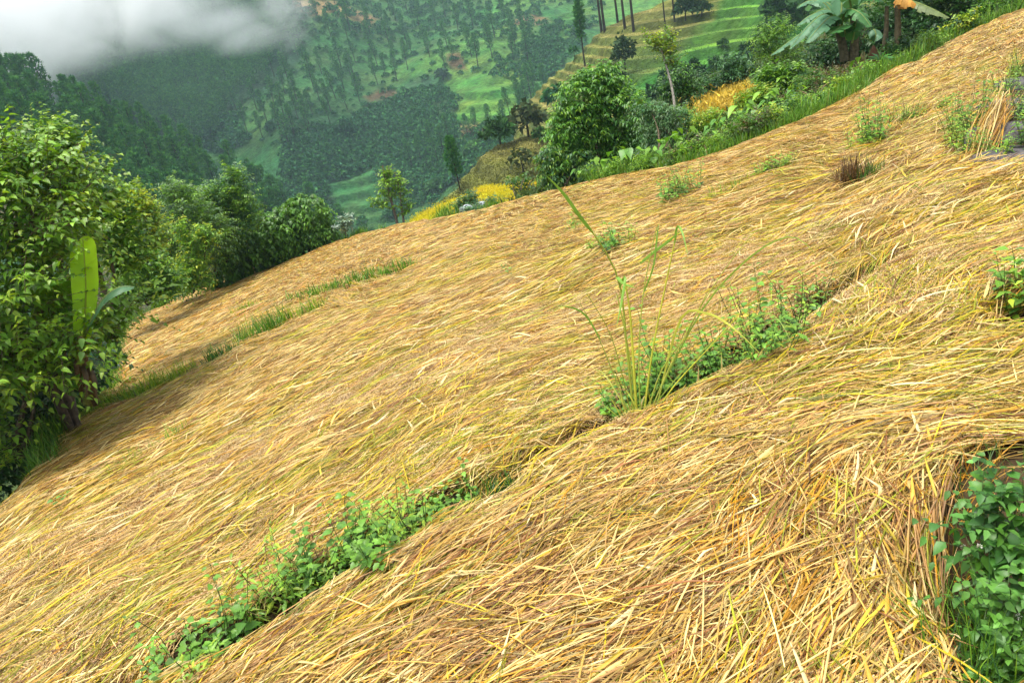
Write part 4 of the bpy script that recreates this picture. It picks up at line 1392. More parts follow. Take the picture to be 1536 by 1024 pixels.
shrub('shrub', 'bright yellow sprigged shrub in front of the dark vine mound', 'shrub', [(290, 370, 16, 30), (305, 350, 14, 16), (285, 410, 26, 26), (270, 340, 8, 8)], 22.5, (290, 440, 23), 420, 0.5, 10, 0.11, 0.05, 'ovate', LITE, [0.6, 0.58, 0.03], up=0.9, inner=0.2)
shrub('shrub', 'low bright green bush at the lower left end of the hedge row', 'shrub', [(215, 410, 34, 30), (245, 425, 26, 18), (195, 440, 26, 18), (230, 395, 20, 16)], 20, (220, 455, 20.5), 800, 0.4, 9, 0.09, 0.055, 'ovate', MIDG + LITE, None, inner=0.4)
shrub('shrub', 'light green drooping bush leaning over the field edge below the vine mound', 'shrub', [(385, 365, 14, 14), (395, 385, 18, 14), (375, 385, 10, 12)], 27, (392, 402, 27.5), 130, 0.5, 9, 0.13, 0.06, 'ovate', LITE, None, 0.5, 0.6, inner=0.2)
shrub('shrub', 'leafy green filler bush between feathery tree and vine mound', 'shrub', [(325, 360, 30, 26), (340, 345, 22, 20), (260, 420, 30, 20)], 25.5, (320, 420, 26), 600, 0.5, 9, 0.11, 0.06, 'ovate', MIDG + LITE, None, inner=0.3)
# sapling
shrub('sapling', 'thin young tree with two stems and sparse leaves beyond the field edge', 'tree', [(582, 275, 16, 22), (575, 300, 14, 16), (600, 280, 10, 24), (608, 312, 10, 14), (560, 300, 8, 8), (578, 255, 8, 10)], 25, (597, 338, 25), 150, 0.40, 8, 0.13, 0.065, 'ovate', LITE, LIME, up=1.1, inner=0.1, stems=0, stemr=0.008,
      trunk=[([(597, 340, 25), (588, 305, 25), (578, 268, 25), (574, 248, 25)], 0.05), ([(606, 338, 25), (602, 305, 25), (598, 280, 25), (592, 258, 25)], 0.04)], woodname='trunk', wood=(0.16, 0.13, 0.10))
shrub('bush', 'small silvery leaved plant at the field edge left of the sapling', 'plant', [(520, 328, 10, 8), (512, 338, 10, 8)], 26, (520, 350, 26), 40, 0.3, 6, 0.16, 0.09, 'ovate', [[0.25, 0.34, 0.26], [0.18, 0.28, 0.18]], None, stems=2)
shrub('bush', 'grey green bush growing over the pale boulder below the field', 'bush', [(705, 298, 14, 10), (690, 308, 12, 8), (712, 310, 22, 6, -1.6), (735, 300, 8, 8, -1.6)], 21, (705, 318, 20.5), 200, 0.3, 8, 0.09, 0.045, 'ovate', BLUEG + GREYG, None)
shrub('bush', 'thin leafy sprout standing before the yellow rice bed', 'bush', [(768, 272, 10, 8), (786, 266, 8, 10), (790, 290, 16, 12), (775, 280, 8, 8)], 20, (786, 302, 19), 70, 0.3, 7, 0.10, 0.05, 'ovate', MIDG + BLUEG, LIME, up=0.9)

# pale boulder
bo = MB()
for (px_, py_, rx, ry) in ((700, 314, 10, 7), (722, 309, 10, 6), (738, 308, 6, 5)):
    v = unit(rng.normal(0, 1, (1, 3)))
    nu, nv = 14, 9
    vv = np.linspace(0, PI, nv)[None]
    uu = np.linspace(0, 2 * PI, nu, endpoint=False)[:, None]
    S = np.stack([np.cos(uu) * np.sin(vv), np.sin(uu) * np.sin(vv), np.cos(vv) + 0 * uu], -1)
    S = S * (0.8 + 0.4 * vn(S[..., 0] * 2 + px_, S[..., 1] * 2 + S[..., 2] * 3, 3))[..., None]
    c = at(px_, py_, 19.6)
    i, j = np.meshgrid(np.arange(nu), np.arange(nv - 1), indexing='ij')
    a = i * nv + j
    b = ((i + 1) % nu) * nv + j
    bo_ = MB()
    bo_.add((S * np.array([rx, rx, ry]) * 19.6 / FPX).reshape(-1, 3), np.stack([a, a + 1, b + 1, b], -1).reshape(-1, 4), c=(0.42, 0.45, 0.50))
    o = bo_.build('boulder', M['rock'])
    o.location = tuple(c)
    tag(o, {700: 'leftmost pale boulder just below the field edge', 722: 'middle pale boulder under the grey green bush', 738: 'smallest pale boulder at the right of the three'}[px_], 'boulder', 'pale boulders below the field edge')

# --- the big bush in the middle and its neighbours
shrub('tree', 'big dense glossy green bush tree standing beyond the middle of the field edge', 'tree', [(890, 150, 48, 46), (925, 175, 42, 50), (870, 190, 45, 40), (900, 115, 32, 22), (930, 215, 34, 30), (850, 185, 28, 28), (895, 222, 40, 26)], 17.5, (905, 250, 17.2), 2100, 0.42, 10, 0.105, 0.046, 'ovate',
      [[0.08, 0.235, 0.03], [0.115, 0.30, 0.035], [0.065, 0.19, 0.035]], [0.30, 0.52, 0.04], 0.45, 0.5, 0.6, inner=0.6, stems=5, flat=0.3, woodname='trunk', rnd=0.35)
shrub('shrub', 'lower leafy bush pressed against the left foot of the big bush tree', 'shrub', [(842, 250, 32, 24), (825, 235, 18, 18), (865, 240, 24, 20), (850, 268, 30, 14)], 17, (850, 280, 16.6), 520, 0.35, 9, 0.10, 0.045, 'ovate', MIDG + BLUEG, LIME, 0.45, 0.5, inner=0.55)
shrub('shrub', 'grey green fuzzy shrub below the lower leafy bush', 'shrub', [(818, 270, 10, 12), (810, 280, 9, 10), (835, 282, 16, 8)], 17.5, (815, 292, 17), 120, 0.3, 9, 0.07, 0.03, 'lance', GREYG, None)
shrub('shrub', 'pale green feathery shrub just right of the big bush tree', 'shrub', [(985, 190, 24, 26), (1000, 165, 20, 22), (970, 165, 16, 14), (1005, 205, 22, 20), (980, 215, 22, 14)], 15.5, (992, 235, 14.6), 420, 0.5, 16, 0.075, 0.026, 'lance', BLUEG + GREYG, [0.18, 0.34, 0.12], 0.3, 0.6, 0.5, inner=0.3)
shrub('sapling', 'slender sapling with a bare pale trunk and a light yellow green top', 'tree', [(988, 60, 16, 12), (1000, 75, 14, 14), (972, 58, 9, 7), (1005, 55, 8, 9), (1008, 92, 10, 10)], 18, (1013, 190, 17.5), 130, 0.32, 8, 0.085, 0.045, 'ovate', YELG + LITE, LIME, up=0.8, arch=0.1, inner=0.1, stems=0, stemr=0.005,
      trunk=[([(1014, 195, 17.3), (1011, 150, 17.6), (1004, 115, 17.8), (995, 85, 18), (990, 60, 18)], 0.035)], woodname='trunk', wood=(0.26, 0.24, 0.20))
shrub('shrub', 'dark spreading shrub hanging around the bare sapling trunk', 'shrub', [(1025, 110, 22, 14), (1015, 125, 26, 18), (1035, 130, 18, 16), (1000, 130, 14, 16)], 18.8, (1018, 185, 18.6), 260, 0.4, 9, 0.085, 0.04, 'ovate', DARK + MIDG, None, 0.4, 0.5, inner=0.3)
shrub('shrub', 'bright light green shrub low between the feathery shrub and the orange crop', 'shrub', [(1025, 178, 18, 20), (1040, 195, 20, 16), (960, 150, 12, 14), (1020, 205, 16, 12)], 15.8, (1028, 215, 15), 200, 0.3, 9, 0.07, 0.032, 'ovate', LITE + BLUEG, None)
shrub('shrub', 'dark jagged bush row above the orange crop patch', 'shrub', [(1085, 118, 26, 14), (1110, 105, 22, 14), (1060, 130, 22, 12), (1135, 112, 18, 14), (1095, 92, 16, 12)], 27, (1095, 135, 26.5), 460, 0.5, 9, 0.12, 0.05, 'ovate', DARK + BLUEG, None, inner=0.3)
shrub('shrub', 'bright green leafy bush above the taro leaves right of the orange crop', 'shrub', [(1165, 112, 22, 14), (1180, 128, 20, 12), (1195, 110, 16, 12), (1150, 118, 12, 10)], 18, (1172, 150, 17.5), 300, 0.4, 7, 0.14, 0.06, 'ovate', MIDG + LITE, None, inner=0.3)
shrub('shrub', 'light green feathery foliage beneath the banana leaves', 'shrub', [(1165, 50, 22, 22), (1150, 75, 16, 14), (1180, 85, 24, 14), (1145, 50, 14, 12)], 23, (1165, 110, 23), 340, 0.5, 14, 0.09, 0.03, 'lance', LITE + MIDG, [0.22, 0.38, 0.05], inner=0.3)
shrub('tree', 'dark thicket tree behind the banana stems', 'tree', [(1255, 70, 40, 26), (1300, 50, 36, 34), (1230, 85, 22, 18), (1275, 88, 30, 14), (1350, 40, 40, 40)], 22.5, (1275, 105, 22), 620, 0.5, 8, 0.13, 0.06, 'ovate', DARK, None, inner=0.4)
shrub('tree', 'large very dark leafy tree at the top right beyond the field', 'tree', [(1370, 55, 34, 30), (1400, 25, 44, 34), (1440, 5, 44, 30), (1400, -30, 60, 40), (1470, -25, 50, 26), (1355, 80, 26, 14), (1340, 10, 40, 40)], 23.5, (1385, 85, 22.5), 1100, 0.5, 8, 0.13, 0.06, 'ovate', DARK + MIDG[2:], [0.05, 0.14, 0.03], inner=0.5)
shrub('shrub', 'speckled grey green shrub at the foot of the dark tree by the field edge', 'shrub', [(1352, 78, 20, 14), (1340, 68, 14, 10), (1368, 66, 12, 10)], 18.6, (1352, 95, 18), 230, 0.3, 8, 0.08, 0.05, 'ovate', GREYG + DARK, None, inner=0.4)
shrub('shrub', 'yellowish green bush at the far top right field edge', 'shrub', [(1437, 38, 16, 12), (1425, 48, 12, 10), (1450, 30, 12, 10)], 20.5, (1436, 55, 20.2), 160, 0.35, 8, 0.09, 0.05, 'ovate', YELG + DARK, None)
shrub('shrub', 'bright green bushy growth in the top right corner beyond the field', 'shrub', [(1480, 18, 26, 14), (1520, -2, 30, 14), (1460, 25, 14, 10), (1560, -14, 30, 14)], 22.5, (1490, 34, 22), 380, 0.35, 8, 0.085, 0.045, 'ovate', MIDG + LITE, None, inner=0.3)
shrub('shrub', 'tangled brownish green weeds between the taro and the banana stems', 'weeds', [(1210, 140, 28, 14), (1245, 125, 26, 14), (1190, 150, 20, 12), (1265, 115, 20, 12), (1225, 118, 18, 10)], 16.4, (1225, 155, 15.6), 420, 0.3, 8, 0.06, 0.025, 'lance', [[0.14, 0.15, 0.05], [0.09, 0.13, 0.04], [0.18, 0.13, 0.06]] + MIDG, None, inner=0.3, wood=(0.16, 0.11, 0.06))
shrub('shrub', 'brownish weeds among the first taro plants by the middle of the edge', 'weeds', [(1060, 215, 22, 14), (1040, 225, 18, 12), (1085, 205, 20, 14), (1010, 232, 16, 10), (1125, 185, 20, 12), (1145, 172, 16, 12)], 13.6, (1060, 236, 13), 460, 0.28, 8, 0.055, 0.022, 'lance', [[0.13, 0.15, 0.05], [0.09, 0.14, 0.04], [0.17, 0.12, 0.06]] + MIDG, None, inner=0.3, wood=(0.16, 0.11, 0.06))

# banana group at the top right
def banana_group(base, D, stems, lvs, label, dry=()):
    b = at(base[0], base[1], D)
    root = thing('banana_plant', b, label, 'banana plant')
    m_ = MB()
    for (x0, y0), (x1, y1), r in stems:
        q = curve([at(x0, y0, D), at((x0 + x1) / 2 + 2, (y0 + y1) / 2, D), at(x1, y1, D)], 7)
        tube(m_, q, np.linspace(r, r * 0.6, 7), 8, (0.10, 0.085, 0.05))
    m_.build('pseudostem', M['bark'], root)
    for pts, W, c, torn, sag in lvs:
        m_ = MB()
        q = curve([at(x, y, D + dd) for x, y, dd in pts], 34)
        banana_leaf(m_, q[3:], W * 0.78, c, min(0.95, torn + 0.2), sag)
        tube(m_, q, np.linspace(0.022, 0.005, 34), 4, (0.22, 0.30, 0.08))
        m_.build('leaf', M['blade'], root)
    for pts, W, c in dry:
        m_ = MB()
        q = curve([at(x, y, D + dd) for x, y, dd in pts], 20)
        banana_leaf(m_, q, W, c, 0.95, 1.1)
        m_.build('dry_leaf', M['matte_leaf'], root)
    for ch in root.children:
        ch.data.transform(Matrix.Translation(-Vector(b)))
    return root


BG, BM = (0.095, 0.235, 0.115), (0.06, 0.19, 0.05)
banana_group((1268, 92), 17.8, [((1268, 92), (1252, 30), 0.10), ((1280, 92), (1280, 20), 0.10)],
             [([(1256, 40, 0), (1230, 35, -0.3), (1195, 55, -0.5), (1155, 84, -0.6)], 0.42, BG, 0.75, 0.5), ([(1256, 35, 0), (1240, 15, -0.2), (1215, 24, -0.4), (1196, 38, -0.5)], 0.46, BG, 0.6, 0.5),
              ([(1256, 35, 0), (1235, 5, 0), (1212, 2, 0), (1196, 12, 0)], 0.42, BG, 0.6, 0.4), ([(1258, 40, 0), (1248, 25, -0.6), (1228, 42, -1.0), (1210, 64, -1.2)], 0.46, BG, 0.6, 0.5),
              ([(1270, 60, -0.3), (1265, 40, -0.5), (1255, 45, -0.8), (1242, 52, -1.0)], 0.55, BM, 0.1, 0.2), ([(1278, 65, -0.3), (1282, 45, -0.4), (1284, 35, -0.4), (1283, 28, -0.4)], 0.5, BM, 0.1, 0.2),
              ([(1262, 30, 0), (1290, 0, 0), (1310, -4, 0), (1325, 2, 0)], 0.5, BM, 0.3, 0.4), ([(1280, 20, 0), (1290, -5, 0), (1305, -15, 0), (1330, -18, 0)], 0.5, BG, 0.4, 0.4),
              ([(1262, 30, 0), (1262, -5, 0.2), (1255, -25, 0.4), (1230, -30, 0.5)], 0.55, BG, 0.4, 0.4), ([(1306, 62, -0.2), (1310, 45, -0.3), (1314, 52, -0.4), (1312, 62, -0.4)], 0.32, (0.10, 0.22, 0.12), 0.1, 0.6),
              ([(1254, 38, 0), (1236, 22, -0.5), (1212, 40, -0.8), (1184, 74, -1.0)], 0.40, BG, 0.7, 0.5), ([(1256, 32, 0), (1246, 8, 0.3), (1222, 0, 0.5), (1200, 8, 0.6)], 0.42, BG, 0.6, 0.4), ([(1262, 40, 0), (1270, 15, -0.4), (1290, 20, -0.7), (1306, 40, -0.9)], 0.42, BM, 0.6, 0.5),
              ([(1278, 20, 0), (1270, -10, -0.3), (1245, -8, -0.8), (1215, 6, -1.1)], 0.5, BG, 0.5, 0.5)],
             'large banana plant with arching torn blue green leaves beyond the upper edge')
banana_group((1345, 70), 18.6, [((1345, 75), (1345, 5), 0.08), ((1325, 80), (1330, 10), 0.06)],
             [([(1345, 10, 0), (1365, 2, -0.3), (1395, 12, -0.5), (1424, 27, -0.6)], 0.36, (0.17, 0.23, 0.09), 0.9, 0.6), ([(1345, 5, 0), (1350, -15, 0), (1380, -25, -0.2), (1400, -20, -0.3)], 0.5, BM, 0.4, 0.4), ([(1345, 5, 0), (1335, -20, 0), (1310, -25, 0), (1290, -18, 0)], 0.5, BG, 0.4, 0.4)],
             'second banana plant with hanging orange dead leaves at the top edge', dry=[([(1345, 2, -0.3), (1355, -4, -0.5), (1366, 0, -0.6), (1374, 6, -0.6)], 0.26, (0.50, 0.26, 0.05)), ([(1344, 0, -0.3), (1350, -4, -0.4), (1356, 2, -0.5), (1358, 10, -0.5)], 0.22, (0.42, 0.20, 0.04)),
                                                                                      ([(1310, 68, -0.2), (1311, 80, -0.2), (1312, 92, -0.2)], 0.22, (0.12, 0.06, 0.04))])
# fan of palm like leaves
fp = at(1322, 96, 17.2)
fan = thing('bush', fp, 'small fan leaved plant glowing bright green below the banana stems', 'plant')
m_ = MB()
for a in np.linspace(-1.3, 1.3, 8):
    e = at(1322 + 18 * math.sin(a), 88 - 10 * math.cos(a), 17.1)
    leaves(m_, at(1320, 90, 17.2)[None], (e - at(1320, 90, 17.2))[None], np.array([[0, -0.5, 0.8]]), 0.34, 0.07, 'lance', [0.07, 0.26, 0.06], 0.3)
m_.build('foliage', M['leaf'], fan)
m_ = MB(); tube(m_, [fp - [0, 0, 0.2], at(1320, 90, 17.2)], [0.012, 0.008], 5, (0.1, 0.2, 0.05)); m_.build('stem', M['bark'], fan)
for ch in fan.children:
    ch.data.transform(Matrix.Translation(-Vector(fp)))

# --- taro plants, each with its own leaf stalks
def taro_proto(n, seed):
    root = thing('taro_plant', (0, 0, 0), 'broad bright green taro plant among the weeds along the far field edge', 'taro plant', 'taro plants along the field edge')
    for k in range(n):
        lm, sm = MB(), MB()
        a = rng.uniform(0, 6.28)
        h = rng.uniform(0.15, 0.5)
        e = np.array([0.22 * math.cos(a), 0.22 * math.sin(a), h])
        tube(sm, curve([[0, 0, 0], e * [0.4, 0.4, 0.7], e], 5), [0.012, 0.01, 0.008, 0.006, 0.005], 5, (0.12, 0.26, 0.05))
        d = np.array([math.cos(a) * 0.7, math.sin(a) * 0.7, rng.uniform(-0.9, 0.5)])
        leaves(lm, e[None] - d * 0.05, d[None], np.array([[math.cos(a) * 0.6, math.sin(a) * 0.6, 0.8]]), rng.uniform(0.14, 0.30), rng.uniform(0.10, 0.22), 'heart', mixpal([[0.20, 0.42, 0.035], [0.26, 0.50, 0.045], [0.13, 0.32, 0.035], [0.10, 0.26, 0.03]], 1), rng.uniform(0.1, 0.5), 0.2)
        lm.build('leaf', M['leaf'], root)
        sm.build('stalk', M['blade'], root)
    return root


tp = [taro_proto(6, 1), taro_proto(8, 2), taro_proto(5, 3)]
TARO = [(905, 256, 15.5), (925, 250, 15.2), (945, 246, 14.9), (965, 240, 14.6), (985, 240, 14.2), (1000, 232, 14.2), (1012, 222, 14.3), (1068, 198, 14.4), (1082, 192, 14.4), (1098, 186, 14.4), (1110, 186, 14.1), (1075, 208, 13.8), (1135, 172, 15), (1150, 160, 15.4), (1165, 152, 15.8), (1182, 148, 15.8), (1195, 146, 15.6), (1158, 168, 14.8), (1288, 108, 17), (1300, 104, 17), (872, 264, 15.9), (1030, 212, 14.2)]
for i, (x_, y_, D_) in enumerate(TARO):
    p = at(x_, y_ + 8, D_)
    if i < 3:
        o = tp[i]
        o.location = tuple(p); o.rotation_euler = (0, 0, rng.uniform(0, 6)); o.scale = (0.9,) * 3
    else:
        copy_thing(tp[i % 3], p, rng.uniform(0, 6.28), rng.uniform(0.5, 0.95))

# bright fine leaved weeds that knit the border together
HW = ((890, 262, 20, 10, 15.8), (930, 256, 24, 10, 15.0), (975, 245, 24, 10, 14.3), (1035, 232, 22, 12, 13.6), (1075, 222, 20, 10, 13.4), (1110, 200, 24, 14, 13.8), (1150, 182, 24, 12, 14.2), (1185, 168, 22, 14, 14.8), (1225, 160, 24, 12, 15.0), (1262, 138, 22, 12, 15.8), (1300, 118, 22, 12, 16.6), (1340, 102, 18, 10, 17.4), (1390, 72, 20, 12, 18.8), (1130, 150, 24, 12, 17), (1210, 128, 20, 14, 17), (1060, 185, 20, 12, 15.4))
HL = ('pale weeds right below the foot of the big bush tree', 'weeds at the second group of taro leaves', 'weeds under the pale feathery shrub', 'weeds left of the orange crop close to the straw', 'weeds just below the orange crop patch', 'weeds at the lower right corner of the orange crop',
      'weeds between the right hand taro plants', 'weeds above the straw right of the taro plants', 'bright weeds at the bend of the field edge', 'bright weeds below the hanging banana leaf', 'weeds below the small fan leaved plant', 'weeds right of the small fan leaved plant', 'weeds at the foot of the very dark tree',
      'weeds along the upper right side of the orange crop', 'weeds under the banana plant stems', 'weeds on the left side of the orange crop')
for (x_, y_, rx_, ry_, D_), lb_ in zip(HW, HL):
    shrub('weed_bush', 'bright fine leaved ' + lb_.replace('bright ', '').replace('pale ', ''), 'weeds', [(x_, y_ - 3, rx_, ry_ * 1.3), (x_ + rx_ * 0.5, y_ - ry_ * 0.7, rx_ * 0.6, ry_ * 1.2), (x_ - rx_ * 0.6, y_ + ry_ * 0.3, rx_ * 0.6, ry_ * 0.6)], D_, (x_, y_ + ry_ + 6), 300, 0.26, 7, rng.uniform(0.05, 0.085), rng.uniform(0.02, 0.04), 'ovate' if rng.random() < 0.6 else 'lance',
          (LITE, MIDG + LITE, LITE + YELG, BLUEG + LITE)[int(rng.integers(0, 4))], LIME, up=0.8, inner=0.2)

# --- turf and weeds fringing the edge (nobody could count it)
gm = MB()
edge_pts = curve(np.concatenate([EDGE, np.zeros((len(EDGE), 1))], 1), 900)[:, :2]
for k in range(9000):
    e = edge_pts[int(rng.integers(0, len(edge_pts) - 1))]
    off = rng.normal(0.25, 0.28)
    nrm = unit(e + 1e-6)
    b = e + nrm * abs(off) + rng.normal(0, 0.12, 2)
    q_ = pix(np.array([b[0], b[1], ground(b[0], b[1])]))
    dens = fbm(b[0] * 0.8, b[1] * 0.8, 33, 3) + (0.16 if q_[0] > 900 else 0) - (0.10 if 560 < q_[0] < 900 else 0)
    if dens < 0.44:
        continue
    n = int(rng.integers(6, 12))
    r = math.hypot(*b)
    sc2 = 0.7 + 0.03 * r
    base = np.concatenate([np.tile(b, (n, 1)) + rng.normal(0, 0.06, (n, 2)), np.zeros((n, 1))], 1)
    base[:, 2] = ground(base[:, 0], base[:, 1]) - 0.02 + 0.35 * sstep(0.1, 0.5, abs(off)) * rng.uniform(0.2, 0.9)
    blades_arc(gm, base, rng.uniform(0, 6.28, n), np.abs(rng.normal(0, 0.35, n)), 0.20 * sc2 * (0.5 + rng.random(n)), np.full(n, 0.011 * sc2), rng.normal(0.7, 0.4, n), mixpal(LITE + MIDG + [[0.20, 0.26, 0.05]], n), 3)
o = gm.build('grass', M['blade'])
tag(o, 'fringe of green grass and low weeds along the field edge', 'grass', kind='stuff')

# ------------------------------------------------------------------ weeds and grasses standing in the field
WG = [[0.085, 0.235, 0.028], [0.12, 0.30, 0.03], [0.062, 0.185, 0.03]]


def weed_clump(name, label, spots, H, ll, lw, nst, pal=WG, tip=(0.22, 0.42, 0.04), npair=5, R=0.05, cat='weed', shape='ovate', extra=None):
    """one tangle of leafy stems rooted at the given photo pixels"""
    P = hit(np.array([s[0] for s in spots], float), np.array([s[1] for s in spots], float))
    base = P.mean(0)
    root = thing(name, base, label, cat)
    L_, stems_ = MB(), []
    for p, s in zip(P, spots):
        other = len(spots) > 2 and rng.random() < 0.35
        h = 1.7 * H * (s[2] if len(s) > 2 else 1.0) * rng.uniform(0.7, 1.15) * (1.5 if rng.random() < 0.2 else 1)
        f = rng.uniform(0.8, 1.2)
        lm, sms = weed_meshes(max(1, int(nst * rng.uniform(0.8, 1.6) + 0.4)) if nst > 2 else nst, h, R * 1.5, ll * 1.35 * f, lw * (0.6 if other else 1.35) * f, YELG + LITE if other else pal, tip, npair + 3 * other, 'lance' if other else shape)
        b0 = L_.n
        p = p + [0, 0, 0.03]
        L_.V += [v + (p - base) for v in lm.V]; L_.C += lm.C; L_.Q += [q + b0 for q in lm.Q]; L_.n += lm.n
        for sm in sms:
            sm.V = [v + (p - base) for v in sm.V]
            stems_.append(sm)
    L_.build('leaves', M['leaf'], root)
    if len(stems_) > 90:
        S_ = MB()
        for sm in stems_:
            S_.V += sm.V; S_.C += sm.C; S_.Q += [q + S_.n for q in sm.Q]; S_.n += sm.n
        stems_ = [S_]
    for sm in stems_:
        sm.build('stem', M['blade'], root)
    if extra:
        extra(root, P - base)
    return root


weed_clump('weed', 'low leafy weeds at the bottom edge left of the open seam', [(280, 1015, 0.9), (305, 1000), (330, 990), (260, 1030, 0.8), (350, 975, 0.8), (320, 1025)], 0.14, 0.042, 0.028, 4)
weed_clump('weed', 'tall single sprig with paired leaves at the near bund', [(362, 965)], 0.22, 0.045, 0.03, 1, R=0.005, npair=6)
weed_clump('weed', 'broad patch of bright weeds on the bund right of the tall single sprig', [(410, 935, 0.8), (435, 920), (460, 905), (485, 892), (500, 880, 0.8), (425, 905, 0.8), (470, 880)], 0.14, 0.040, 0.028, 5)
weed_clump('weed', 'dense leafy weed mound in the middle of the near bund', [(545, 850, 1.1), (565, 838, 1.2), (585, 828, 1.2), (605, 822), (625, 815, 0.9), (550, 868), (575, 855), (640, 800, 0.8)], 0.17, 0.042, 0.030, 6)
weed_clump('weed', 'small weed cluster trailing right of the dense weed mound', [(660, 785, 0.8), (680, 775), (695, 768, 0.8)], 0.11, 0.036, 0.025, 5)
weed_clump('weed', 'dense green weeds around the base of the tall grass clump', [(945, 640, 0.7), (960, 615), (985, 605, 1.1), (1010, 600, 1.1), (975, 632), (1035, 590), (1000, 585), (935, 630, 0.6), (930, 645, 0.5)], 0.20, 0.042, 0.028, 7)
weed_clump('weed', 'tangle of fine weeds along the middle of the bund behind the tall grass', [(1060, 585), (1080, 575, 1.1), (1100, 570), (1120, 560), (1070, 560, 0.8), (1140, 552)], 0.17, 0.034, 0.020, 7)
weed_clump('weed', 'leafy weeds near the right end of the tall grass bund', [(1140, 540, 1.2), (1160, 530, 1.2), (1180, 525), (1150, 555), (1200, 515), (1170, 545)], 0.20, 0.045, 0.030, 5)
weed_clump('weed', 'last weeds at the right end of the bund where the straw heaps up', [(1215, 490, 1.1), (1232, 478, 1.1), (1205, 500)], 0.16, 0.045, 0.030, 4)
weed_clump('weed', 'green weed bush in the upper field right of centre', [(1000, 300), (1015, 296, 1.1), (1030, 292), (1045, 290), (1020, 302), (1008, 308)], 0.24, 0.06, 0.032, 6, pal=LITE + WG)
weed_clump('weed', 'dark weeds with a shadowed hollow in the upper middle field', [(895, 380), (910, 376), (925, 374), (940, 374), (915, 384)], 0.16, 0.05, 0.028, 5)
weed_clump('weed', 'pair of small blue green leaves alone in the middle of the straw', [(757, 415), (766, 420)], 0.12, 0.07, 0.05, 1, pal=BLUEG, npair=3, R=0.01)
weed_clump('weed', 'pale weed tuft by the seam near the upper right stones', [(1145, 265), (1160, 262), (1172, 258), (1185, 252)], 0.14, 0.05, 0.026, 5, pal=LITE + YELG)
weed_clump('weed', 'bright bushy weed left of the pale straw fan in the upper right', [(1302, 218, 1.2), (1312, 214, 1.3), (1318, 220)], 0.22, 0.05, 0.028, 7, pal=LITE)
weed_clump('weed', 'small yellow green weed just left of the bright bushy weed', [(1278, 232), (1284, 228)], 0.16, 0.045, 0.025, 5, pal=YELG + LITE)
weed_clump('weed', 'yellow green weed patch on the upper right terrace seam', [(1345, 188), (1355, 186), (1365, 184), (1380, 182, 0.7), (1420, 168, 0.8)], 0.16, 0.045, 0.022, 6, pal=LITE + YELG)
weed_clump('weed', 'tall leafy weed clump beside the leaning straw sheaf', [(1432, 222), (1442, 215, 1.2), (1450, 205, 1.2), (1458, 200, 1.2), (1440, 235), (1448, 240, 0.8), (1430, 200), (1465, 192)], 0.25, 0.055, 0.032, 6, pal=LITE + MIDG)
weed_clump('weed', 'low weeds at the foot of the leaning straw sheaf', [(1475, 240), (1488, 236), (1500, 240)], 0.13, 0.04, 0.025, 6, pal=MIDG)
weed_clump('weed', 'dark leafy weeds growing over the stones at the right edge', [(1540, 205, 1.2), (1545, 190, 1.3), (1548, 170, 1.3), (1538, 185), (1550, 215), (1555, 150, 1.2), (1542, 230)], 0.24, 0.05, 0.032, 8, pal=MIDG + DARK)
weed_clump('weed', 'yellow green grass like weeds at the upper end of the stones', [(1512, 140), (1520, 128), (1528, 118), (1500, 150), (1535, 110)], 0.20, 0.05, 0.016, 8, pal=LITE + YELG, shape='lance')
weed_clump('weed', 'broad leaved weed poking out at the right edge above the dark hollow', [(1534, 475, 1.0), (1540, 455, 1.1), (1544, 500)], 0.15, 0.06, 0.04, 3)
weed_clump('weed', 'green weeds with fine stems at the lower left corner of the field', [(30, 690), (45, 684, 1.1), (52, 676, 1.2), (15, 700), (38, 700)], 0.38, 0.075, 0.04, 6, pal=LITE + MIDG)
weed_clump('weed', 'broad leaved sprig standing in the dark below the left tree', [(82, 640, 1.2), (90, 650)], 0.42, 0.10, 0.075, 2, pal=MIDG + LITE, R=0.05)
weed_clump('weed', 'round bright leaf sprout at the far left corner of the field', [(243, 462), (252, 458), (262, 452)], 0.35, 0.16, 0.13, 2, pal=[LIME] + LITE)
weed_clump('weed', 'single small green leaf sprout low on the left of the straw', [(92, 768), (100, 762)], 0.07, 0.05, 0.035, 1, pal=BLUEG, npair=2, R=0.02)
weed_clump('weed', 'tiny green sprout in the straw near the right edge', [(1490, 580)], 0.05, 0.03, 0.02, 2, npair=2)
weed_clump('weed', 'tiny dark sprout in the straw at the bottom centre', [(935, 838)], 0.04, 0.03, 0.02, 2, npair=2, pal=DARK)
weed_clump('weed', 'small sprouting weed left of the tall grass flower in the upper field', [(862, 352), (866, 345)], 0.14, 0.05, 0.02, 3, pal=LITE)


# grass tufts on the bunds
def tuft(label, spots, H, n, W=0.006, pal=LITE + MIDG, lean=0.35, bend=0.9, R=0.08, name='grass_tuft', cat='grass tuft', mat='blade'):
    P = hit(np.array([s[0] for s in spots], float), np.array([s[1] for s in spots], float))
    base = P.mean(0)
    g_ = MB()
    for p, s in zip(P, spots):
        m_ = grass_mesh(int(n * 1.3), (1.35 if name == 'grass_tuft' else 1) * H * (s[2] if len(s) > 2 else 1), W, R, pal, lean, bend)
        g_.V += [v + (p - base) for v in m_.V]
        g_.C += m_.C
        g_.Q += [q + g_.n for q in m_.Q]
        g_.n += m_.n
    o = g_.build(name, M[mat])
    o.location = tuple(base)
    return tag(o, label, cat)


